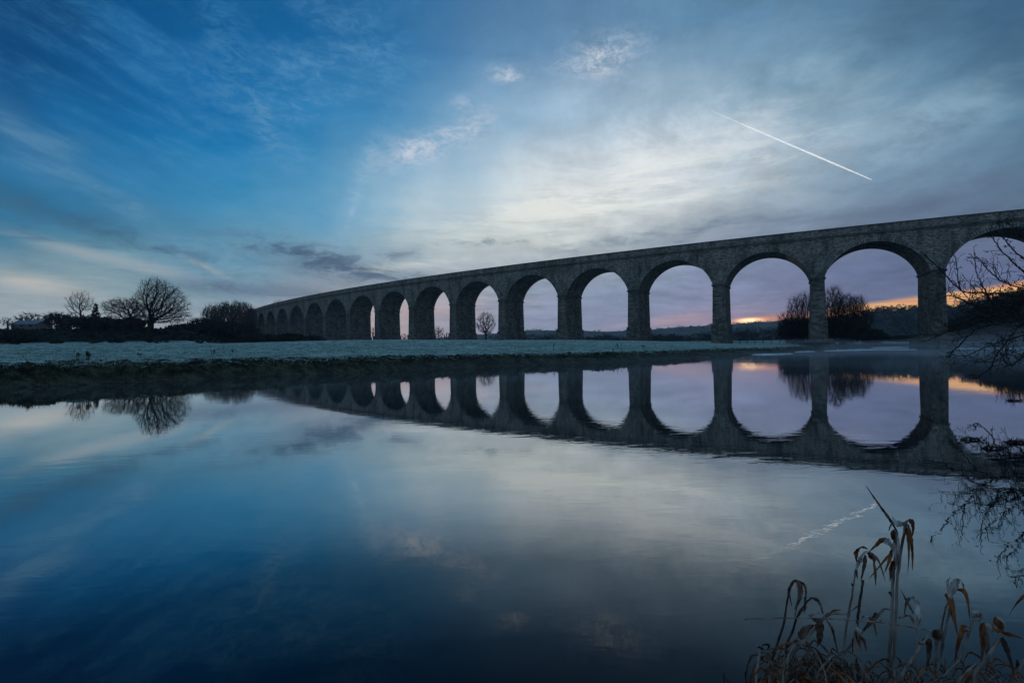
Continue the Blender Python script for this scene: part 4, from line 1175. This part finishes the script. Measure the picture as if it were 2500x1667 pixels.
# snagged driftwood lying in the water
def snag(px, py, label, seed, size):
    rr = random.Random(seed); Y = EYE * FPX / (py - (CY + 11 - 0.0129 * (px - CX)))
    p = at(px, py, Y); r = empty('driftwood', (p.x, p.y, 0), label, 'driftwood', 'driftwood snags near the right edge')
    mb = MB(); c = Vector((p.x, p.y, 0))
    mb.tube([c + Vector((-0.5 * size, 0.05, -0.03)), c + Vector((-0.2 * size, 0, 0.03)), c + Vector((0.2 * size, -0.03, 0.02)), c + Vector((0.55 * size, 0.02, -0.04))], [0.006, 0.010, 0.011, 0.006], 6); mb.build('branch', m_barkfg, r)
    mb = MB()
    for i in range(26):
        t = rr.uniform(-0.5, 0.5); q0 = c + Vector((t * size, rr.uniform(-.03, .03), 0)); h = rr.uniform(0.03, 0.2) * (1.5 if rr.random() < .2 else 1) * size
        mb.tube([q0, q0 + Vector((rr.uniform(-.04, .04), 0, h * .6)), q0 + Vector((rr.uniform(-.08, .08), 0, h))], [0.005, 0.004, 0.002], 4)
    for i in range(5):
        q0 = c + Vector((rr.gauss(0, .12) * size, rr.uniform(-.02, .02), 0.0)); mb.tube([q0, q0 + Vector((rr.uniform(-.08, .08), rr.uniform(-.05, .05), .03))], [0.008, 0.004], 5)
    mb.build('twigs', m_barkfg, r)
snag(2372, 1073, 'small spiky tuft of driftwood in the arch reflection', 1, 0.30)
snag(2422, 1094, 'driftwood snag with one upright stick right of the small tuft', 2, 0.28)
snag(2480, 1080, 'twiggy driftwood at the right edge below the branches', 3, 0.34)
snag(2475, 978, 'dark clump of floating debris at the right edge', 4, 0.36)

# ------------------------------------------------------------------ dry reeds in the foreground
m_stem = simple('dry reed stem', (0.11, 0.082, 0.068), (0.36, 0.29, 0.24), 30, stretch=(1, 1, 0.2))
m_dark = simple('dark reed stem', (0.020, 0.015, 0.014), (0.085, 0.06, 0.05), 40)
m_rust = simple('rusty reed leaf', (0.11, 0.034, 0.012), (0.30, 0.12, 0.045), 25, stretch=(1, 1, 0.3))
m_pale = simple('pale frosted reed leaf', (0.18, 0.14, 0.12), (0.55, 0.49, 0.45), 55, stretch=(1, 1, 0.35))
m_brown = simple('brown reed leaf', (0.045, 0.026, 0.020), (0.19, 0.12, 0.09), 45)
MATS = {'r': m_rust, 'p': m_pale, 'b': m_brown, 'd': m_dark}
def z5(x, y): return 1700 + x / 2.94, 1150 + y / 2.94
rr = random.Random(5)
RG = 'dry reeds standing in the near right corner'
def reed(stem, leaves, D, label, r=0.0035, m=None, root_down=True, head=None):
    P = [at(*z5(x, y), D) for x, y in stem]
    if root_down and P[0].z > 0.05:
        d = (P[0] - P[1]); k = (P[0].z + 0.02) / max(0.05, -d.z)
        foot = P[0] + Vector((d.x * k * 0.6, -0.10, -(P[0].z + 0.02))); P.insert(0, foot)
    root = empty('dry_reed', P[0], label, 'reed', RG)
    Q = [P[0]] if len(P) > 1 else P
    Q = spline(P, 5) if len(P) > 2 else [P[0].lerp(P[1], t / 5) for t in range(6)]
    R = [r * (1.15 - 0.5 * i / len(Q)) * (1.25 if i % 7 == 3 else 1) for i in range(len(Q))]
    Q = [q_ + Vector((rr.gauss(0, .0006), rr.gauss(0, .0006), 0)) for q_ in Q]
    mb = MB(); mb.tube(Q, R, 6); mb.build('stem', m or m_stem, root, True)
    for lf in leaves:
        k, w, pts = lf[0], lf[1], lf[2]
        L = [at(*z5(x, y), D - 0.012 + 0.03 * rr.uniform(-1, 1) * (i > 0)) for i, (x, y) in enumerate(pts)]
        L = spline(L, 5)
        n = len(L); W = []
        for i in range(n):
            t = i / (n - 1); W.append(max(0.0006, (w * 0.62 if k == 'p' else w * 0.8) * (1 + 0.18 * math.sin(i * 2.3 + w * 900)) * (0.35 + 0.65 * min(1, t * 4)) * (1 - t ** 1.8) + 0.0006))
        mb = MB(); view = Vector((rr.uniform(-.5, .5), -1, rr.uniform(-.3, .3)))
        mb.strip(L, W, view); mb.build('leaf', MATS[k], root, True)
    return root

reed([(1385, 1520), (1395, 1200), (1408, 900), (1425, 600), (1440, 430)],
     [('b', .006, [(1440, 430), (1385, 340), (1330, 265), (1270, 180), (1215, 100)]), ('r', .017, [(1400, 425), (1412, 455), (1416, 500), (1405, 545)]), ('p', .026, [(1350, 495), (1400, 520), (1430, 590), (1432, 700)]),
      ('r', .013, [(1400, 530), (1340, 492), (1290, 530), (1235, 582)]), ('r', .012, [(1410, 570), (1350, 640), (1290, 710), (1238, 772)]), ('r', .010, [(1405, 560), (1385, 640), (1350, 730)]),
      ('r', .013, [(1415, 640), (1400, 720), (1388, 790)]), ('p', .022, [(1440, 440), (1450, 520), (1448, 620), (1425, 720)]), ('p', .012, [(1405, 425), (1425, 428), (1445, 440)]), ('b', .006, [(1385, 860), (1392, 880), (1402, 900)])],
     1.82, 'tallest dry reed, ending in one long blade pointing up to the left', r=0.0058)
reed([(1425, 1520), (1430, 1150), (1442, 800), (1470, 560), (1500, 420)],
     [('p', .022, [(1408, 328), (1440, 372), (1480, 375), (1520, 350)]), ('r', .014, [(1520, 345), (1552, 370), (1556, 430), (1545, 480)]), ('r', .012, [(1505, 400), (1522, 500), (1525, 620), (1516, 740)]),
      ('r', .010, [(1520, 380), (1542, 500), (1552, 600), (1550, 712)]), ('p', .024, [(1505, 350), (1495, 400), (1480, 450)]), ('r', .008, [(1490, 440), (1485, 500), (1478, 560)]), ('b', .004, [(1420, 340), (1390, 400), (1382, 432)])],
     1.80, 'tall dry reed with a bunched frosted head beside the tallest one', r=0.0055)
reed([(1040, 1490), (1062, 1260), (1080, 1100), (1115, 900), (1145, 700)],
     [('p', .022, [(1148, 705), (1170, 640), (1200, 590), (1235, 572)]), ('r', .012, [(1150, 650), (1145, 590), (1165, 555), (1200, 545), (1232, 560)]), ('r', .014, [(1232, 578), (1265, 620), (1282, 700), (1288, 822)]),
      ('b', .006, [(1240, 578), (1300, 630), (1330, 700), (1356, 785)]), ('p', .016, [(1160, 620), (1190, 640), (1205, 600)]), ('b', .009, [(1215, 600), (1205, 680), (1180, 790)]), ('b', .006, [(1148, 700), (1152, 740), (1158, 775)]), ('d', .006, [(1128, 820), (1118, 810), (1112, 798)])],
     1.78, 'slim dry reed with a drooping rusty head left of the tallest pair', r=0.0042)
reed([(1130, 1290), (1145, 1170), (1165, 1000), (1182, 880), (1195, 780)], [('r', .006, [(1165, 960), (1135, 985), (1106, 1008)])], 1.86, 'snapped dark reed stub with a blunt top behind the slim reed', r=0.0055, m=m_dark)
reed([(1475, 1520), (1540, 1360), (1600, 1270), (1650, 1200), (1700, 1140)], [('p', .014, [(1685, 1150), (1700, 1135), (1725, 1132)]), ('b', .022, [(1705, 1135), (1740, 1140), (1760, 1180), (1758, 1240)]), ('b', .018, [(1720, 1140), (1722, 1190), (1735, 1240)]), ('d', .004, [(1595, 1225), (1615, 1240), (1640, 1235)])],
     1.72, 'slanting pale reed with a dark hanging tuft at its tip', r=0.0045)
reed([(1690, 1143), (1400, 1095), (1100, 1065), (700, 1052), (358, 1058)], [('d', .003, [(358, 1058), (352, 1062), (356, 1068)])], 1.66, 'long thin straw lying level across the other reeds', r=0.0021, root_down=False)
reed([(490, 1520), (560, 1300), (620, 1120), (650, 950), (670, 830), (720, 777)],
     [('b', .007, [(720, 777), (690, 800), (668, 870), (686, 970)]), ('b', .013, [(722, 780), (745, 840), (738, 920), (704, 992)]), ('b', .006, [(728, 782), (775, 815), (787, 870), (780, 950)]), ('b', .006, [(740, 830), (735, 900), (715, 1000), (700, 1080)]), ('b', .006, [(780, 900), (782, 960), (775, 1020)])],
     1.88, 'dark reed bowing over at the top with hanging leaves, left part of the clump', r=0.0042, m=m_dark)
reed([(640, 1320), (690, 1150), (730, 1030), (780, 955), (832, 908), (880, 938), (906, 1015)], [('b', .008, [(832, 908), (870, 925), (895, 970), (912, 1030)]), ('b', .006, [(735, 1040), (760, 1000), (800, 975)])], 1.84, 'arched brown reed curling down over its neighbours', r=0.0036, m=m_dark)
reed([(600, 1460), (700, 1300), (800, 1180), (900, 1070), (960, 1020), (1080, 1022)],
     [('b', .018, [(740, 1200), (790, 1130), (850, 1100)]), ('r', .006, [(960, 1020), (985, 1000), (1040, 995)]), ('b', .007, [(930, 1060), (975, 1130), (1000, 1230), (1024, 1330)]), ('p', .012, [(812, 1042), (850, 1015), (900, 1022)]), ('b', .02, [(830, 1060), (880, 1090), (885, 1200), (865, 1260)]), ('b', .006, [(900, 1060), (890, 1150), (905, 1230)])],
     1.74, 'stout feathery-headed reed leaning right above the tangle', r=0.0065)
reed([(432, 1520), (440, 1400), (452, 1300), (435, 1247)], [('d', .005, [(440, 1256), (480, 1275), (512, 1282)]), ('d', .005, [(512, 1284), (520, 1245), (480, 1245), (470, 1258)])], 1.70, 'short pale broken reed at the left of the clump', r=0.0050)
reed([(358, 1520), (360, 1430), (380, 1370), (402, 1318), (470, 1333)], [('d', .003, [(470, 1333), (480, 1350), (484, 1365)])], 1.76, 'dark kinked reed, leftmost but one of the clump', r=0.0030, m=m_dark)
reed([(206, 1540), (200, 1480), (195, 1430)], [('d', .003, [(200, 1470), (220, 1495), (238, 1530)])], 1.72, 'tiny dark reed tip poking up, leftmost of all the reeds', r=0.0022, m=m_dark)
reed([(1132, 1520), (1135, 1320), (1140, 1180), (1150, 1092)], [('p', .020, [(1145, 1095), (1170, 1150), (1160, 1210)]), ('p', .012, [(1165, 1080), (1200, 1038), (1240, 1045)]), ('r', .007, [(1235, 1045), (1270, 1080), (1296, 1188)]), ('r', .014, [(1152, 1140), (1165, 1220), (1182, 1300)]), ('b', .009, [(1150, 1180), (1200, 1210), (1220, 1290)])],
     1.80, 'upright reed with a pale frosted tuft below the snapped stub', r=0.0048)
reed([(1000, 1440), (1110, 1240), (1210, 1130), (1290, 1050), (1345, 990), (1386, 992)], [('b', .008, [(1300, 1040), (1285, 1020), (1270, 1075)]), ('b', .007, [(1320, 1050), (1325, 1070), (1310, 1085)]), ('d', .004, [(1200, 1140), (1240, 1080), (1290, 1010)])], 1.90, 'diagonal reed bent at the tip, crossing behind the snapped stub', r=0.0050)
reed([(1548, 1520), (1562, 1380), (1580, 1240), (1578, 1110)], [('p', .020, [(1575, 1120), (1596, 1040), (1588, 950), (1558, 905), (1530, 908)]), ('b', .008, [(1540, 908), (1510, 940), (1492, 1030)]), ('b', .007, [(1560, 1020), (1510, 930), (1465, 845)]), ('p', .014, [(1450, 1055), (1500, 1030), (1545, 1050), (1562, 1105)])], 1.77, 'reed with a broad pale curled leaf right of the tallest pair', r=0.0040)
reed([(1690, 1520), (1712, 1380), (1722, 1260), (1728, 1160)], [('b', .016, [(1630, 1230), (1665, 1220), (1670, 1300), (1650, 1440)]), ('p', .012, [(1605, 1225), (1625, 1235), (1645, 1222)])], 1.83, 'dark reed with a long hanging blade between the curled and fan-headed reeds', r=0.0050)
reed([(1740, 1520), (1768, 1250), (1800, 1080), (1835, 900)],
     [('p', .024, [(1838, 905), (1812, 850), (1802, 800), (1824, 758)]), ('p', .022, [(1840, 880), (1850, 820), (1875, 780), (1905, 790)]), ('b', .006, [(1895, 778), (1918, 820), (1912, 860)]), ('r', .012, [(1875, 850), (1925, 865), (1950, 940), (1964, 1075)]), ('r', .009, [(1835, 900), (1850, 1040), (1874, 1172)]), ('r', .007, [(1810, 900), (1830, 1010), (1862, 1120)])],
     1.79, 'fan-headed frosted reed with long rusty streamers, right of centre of the clump', r=0.0045)
reed([(1715, 1400), (1750, 1170), (1778, 1030), (1808, 930)], [('r', .005, [(1808, 930), (1792, 880), (1784, 900)])], 1.87, 'thin stem parallel to the fan-headed reed', r=0.0036)
reed([(1852, 1520), (1905, 1310), (1955, 1160), (1992, 1050)],
     [('r', .016, [(1960, 1160), (1920, 1125), (1882, 1230), (1854, 1372)]), ('p', .012, [(1925, 1125), (1950, 1140), (1958, 1165)]), ('p', .020, [(1990, 1050), (2010, 1015), (2040, 1040), (2050, 1070)]), ('r', .024, [(2045, 1085), (2060, 1170), (2055, 1280), (2040, 1390)]), ('p', .020, [(2060, 1090), (2100, 1120), (2140, 1150), (2162, 1212)]), ('p', .012, [(1995, 1080), (2030, 1068), (2070, 1085)]), ('b', .012, [(2080, 1150), (2090, 1280), (2080, 1480)])],
     1.76, 'big rusty-leaved reed with a white hooded top near the right edge', r=0.0050)
reed([(1995, 1520), (2080, 1350), (2150, 1240), (2205, 1168)],
     [('r', .018, [(2130, 1060), (2160, 1080), (2190, 1120), (2200, 1165)]), ('p', .012, [(2150, 1040), (2170, 1050), (2215, 1090)]), ('r', .014, [(2125, 1100), (2160, 1140), (2200, 1150)]), ('d', .016, [(2190, 1190), (2230, 1280), (2262, 1380), (2282, 1470)]), ('p', .010, [(2140, 1120), (2180, 1130), (2210, 1160)]), ('r', .008, [(2200, 1160), (2270, 1175), (2345, 1200)])],
     1.68, 'thick pale stem slanting up to a rusty ragged head at the right', r=0.0068)
reed([(2262, 1520), (2300, 1440), (2335, 1380), (2380, 1330)], [('d', .008, [(2300, 1350), (2310, 1420), (2300, 1500)])], 1.74, 'short stem leaning right at the bottom right corner', r=0.0050)
reed([(2560, 1100), (2480, 960), (2420, 860), (2380, 880)], [('r', .009, [(2400, 850), (2340, 905), (2290, 960), (2242, 1040)])], 1.9, 'rusty blade slanting down into the picture from the right edge', r=0.0040)

# low tangle of broken stems and leaves
def tangle(x0, x1, ytop, n, D, label, seed, dense=0):
    r3 = random.Random(seed)
    sm, lb, lr = MB(), MB(), MB()
    for i in range(n):
        xb = r3.uniform(x0, x1); yt = r3.uniform(ytop, 1540); dd = D + r3.uniform(-0.14, 0.14)
        lean = r3.uniform(-130, 130)
        P = spline([at(*z5(xb - lean * 0.3, 1650), dd), at(*z5(xb, (1620 + yt) / 2), dd), at(*z5(xb + lean, yt), dd)], 5)
        sm.tube(P, [r3.uniform(0.0012, 0.0034)] * len(P), 5)
        for j in range(2 if dense else 1):
            a = P[r3.randint(3, len(P) - 1)]; sgn = r3.choice((-1, 1)); L = r3.uniform(0.05, 0.16)
            Q = spline([a, a + Vector((sgn * L * 0.35, r3.uniform(-.03, .03), L * 0.3)), a + Vector((sgn * L * 0.7, r3.uniform(-.05, .05), -L * 0.1)), a + Vector((sgn * L * r3.uniform(.7, .95), 0, -L * 0.9))], 4)
            W = [0.0006 + r3.uniform(.001, .0042) * math.sin(math.pi * min(1, 0.15 + 0.85 * t / (len(Q) - 1))) for t in range(len(Q))]
            (lr if r3.random() < 0.3 else lb).strip(Q, W, (r3.uniform(-.8, .8), -1, r3.uniform(-.5, .5)))
    sm.add(lb, 1); sm.add(lr, 2)
    tag(sm.build('reed_tangle', [m_stem, m_brown, m_rust]), label, 'reeds', 'tangled clumps of broken reeds', 'stuff')
tangle(520, 940, 1230, 70, 1.80, 'densest tangle of broken brown reeds, left part of the corner', 1, 1)
tangle(960, 1380, 1320, 26, 1.84, 'loose tangle of bent reeds left of the tallest stems', 2)
tangle(1400, 1800, 1330, 26, 1.86, 'loose tangle of bent reeds right of the tallest stems', 3)
tangle(1850, 2420, 1370, 26, 1.80, 'low tangle of reeds in the bottom right corner', 4)

# ------------------------------------------------------------------ ripples at the weir, sky reflection painted white
def glint_mat():
    m, t, b_ = mat('painted ripple glint')
    f = noise(geo_pos(t, (0.3, 1.5, 1)), 1.2, 6, 0.7, tree=t)
    t.links.new(mix(sstep(f, 0.4, 0.6, tree=t), (0.35, 0.42, 0.5), (0.85, 0.88, 0.92), tree=t), b_.inputs['Base Color'])  # white base colour stands in for ripples reflecting the bright sky
    b_.inputs['Roughness'].default_value = 0.4
    bn = t.nodes.new('ShaderNodeBump'); bn.inputs['Distance'].default_value = 0.1
    t.links.new(f, bn.inputs['Height']); t.links.new(bn.outputs[0], b_.inputs['Normal'])
    return m
m_glint = glint_mat()
def glint(pts, w, label, seed):
    mb = MB(); rs_ = random.Random(seed); P = []
    for x, y in pts:
        Y = EYE * FPX / (y - (CY + 11 - 0.0129 * (x - CX))); P.append(at(x, y, Y)); P[-1].z = 0.03
    P = spline(P, 12); rows = []
    for i, p in enumerate(P):
        k = math.sin(math.pi * i / (len(P) - 1)) ** 0.5; ww = w * k * rs_.uniform(0.35, 1.0)
        rows.append([p + Vector((0, -ww, -0.04)), p + Vector((0, -ww * .4, 0.05 * k)), p + Vector((0, ww * .4, 0.07 * k)), p + Vector((0, ww, -0.04))])
    mb.grid(rows); tag(mb.build('sky_glint', m_glint, smooth=True), label, 'rapids', 'streaks of painted sky glint at the weir')
glint([(1836, 866), (1880, 865.4), (1935, 863.4)], 0.5, 'nearest bright streak of painted sky glint off the tip of the bank', 1)
glint([(1942, 859.6), (1965, 858.6), (1990, 858)], 0.9, 'short streak of painted sky glint midway to the far pier', 2)
glint([(2010, 857), (2080, 855), (2150, 853.6), (2240, 853.4)], 1.6, 'longest streak of painted sky glint before the mid-river pier', 3)
glint([(2130, 849.5), (2180, 848), (2215, 848)], 4.5, 'broad patch of painted sky glint left of the mid-river pier', 4)
glint([(2325, 851.2), (2420, 850.8), (2520, 850.4)], 1.2, 'thin streak of painted sky glint at the right edge behind the branches', 5)

# ------------------------------------------------------------------ contrail
m_con = bpy.data.materials.new('contrail vapour'); m_con.use_nodes = True; t_ = m_con.node_tree; t_.nodes.clear()
v_ = t_.nodes.new('ShaderNodeVolumePrincipled'); v_.inputs['Density'].default_value = 0.0040; v_.inputs['Color'].default_value = (1, 1, 1, 1); v_.inputs['Anisotropy'].default_value = 0.72
o_ = t_.nodes.new('ShaderNodeOutputMaterial'); t_.links.new(v_.outputs[0], o_.inputs['Volume'])
ca, cb = at(1736, 271, 13000), at(2128, 439, 19000)
mb = MB(); P, U = [], []
for i in range(41):
    t = i / 40; p = ca.lerp(cb, t); k = p.y / FPX
    r = k * (1.25 + 1.1 * math.sin(min(1, t / 0.62) * math.pi / 2) * (1 - 0.9 * max(0, (t - .62) / .38)))
    ring = [p + Vector((0, math.cos(a_) * r, math.sin(a_) * r)) for a_ in [j * math.pi / 4 for j in range(8)]]
    P.append(ring); U.append([(0.4 + t * 0.6, 0)] * 8)
mb.grid(P, U, True); mb.quad(list(reversed(P[0]))); mb.quad(P[-1])
tag(mb.build('contrail', m_con, smooth=True), 'thin white aircraft contrail slanting across the bright cloud on the right', 'contrail')

# ------------------------------------------------------------------ haze and mist
def vol_mat(name, dens, colr, aniso=0.0):
    m = bpy.data.materials.new(name); m.use_nodes = True; t = m.node_tree; t.nodes.clear()
    v = t.nodes.new('ShaderNodeVolumePrincipled'); v.inputs['Density'].default_value = dens; v.inputs['Color'].default_value = (*colr, 1); v.inputs['Anisotropy'].default_value = aniso
    o = t.nodes.new('ShaderNodeOutputMaterial'); t.links.new(v.outputs[0], o.inputs['Volume'])
    return m
mb = MB(); mb.box((0, 1100, 50), (7000, 2500, 104))
tag(mb.build('haze', vol_mat('haze', 0.00021, (0.70, 0.84, 1.0))), 'faint blue morning haze', 'haze', kind='stuff')

# river mist: a low layer with an uneven top
ys_m = np.concatenate([np.linspace(9, 60, 40), np.linspace(63, 136, 30)]); tm = np.linspace(-1.25, 1.5, 90)
mb = MB(); top = []; bot = []
for y in ys_m:
    X = tm * y; e = smooth01(y, 9, 30) * smooth01(y, 136, 122)
    side_ = smooth01(tm, -1.25, -1.1) * smooth01(tm, 1.5, 1.35)
    H = (0.22 + 0.75 * np.clip(fbm(X * 0.10, np.full_like(X, y * 0.10), 4) + 0.25, 0, 1) + 3.6 * smooth01(y, 60, 95) * np.clip(fbm(X * 0.07 + 9, np.full_like(X, y * 0.07), 4) + 0.30, 0, 1) * smooth01(tm, 0.35, 0.6) + 4.5 * smooth01(y, 88, 108) * smooth01(tm, 0.72, 0.98) * (0.6 + np.clip(fbm(X * 0.09 + 3, np.full_like(X, y * 0.09), 4) * 2, -0.4, 0.6))) * e * side_
    top.append([(X[i], y, 0.06 + H[i]) for i in range(len(tm))]); bot.append([(X[i], y, 0.045) for i in range(len(tm))])
mb.grid(top)
mb.grid([list(reversed(r)) for r in bot])
mb.grid([top[0], bot[0]]); mb.grid([top[-1], bot[-1]])
mb.grid([[r[0] for r in top], [r[0] for r in bot]]); mb.grid([[r[-1] for r in top], [r[-1] for r in bot]])
tag(mb.build('mist', vol_mat('river mist', 0.0085, (0.86, 0.90, 0.96)), smooth=False), 'thin white mist lying on the river surface', 'mist', kind='stuff')
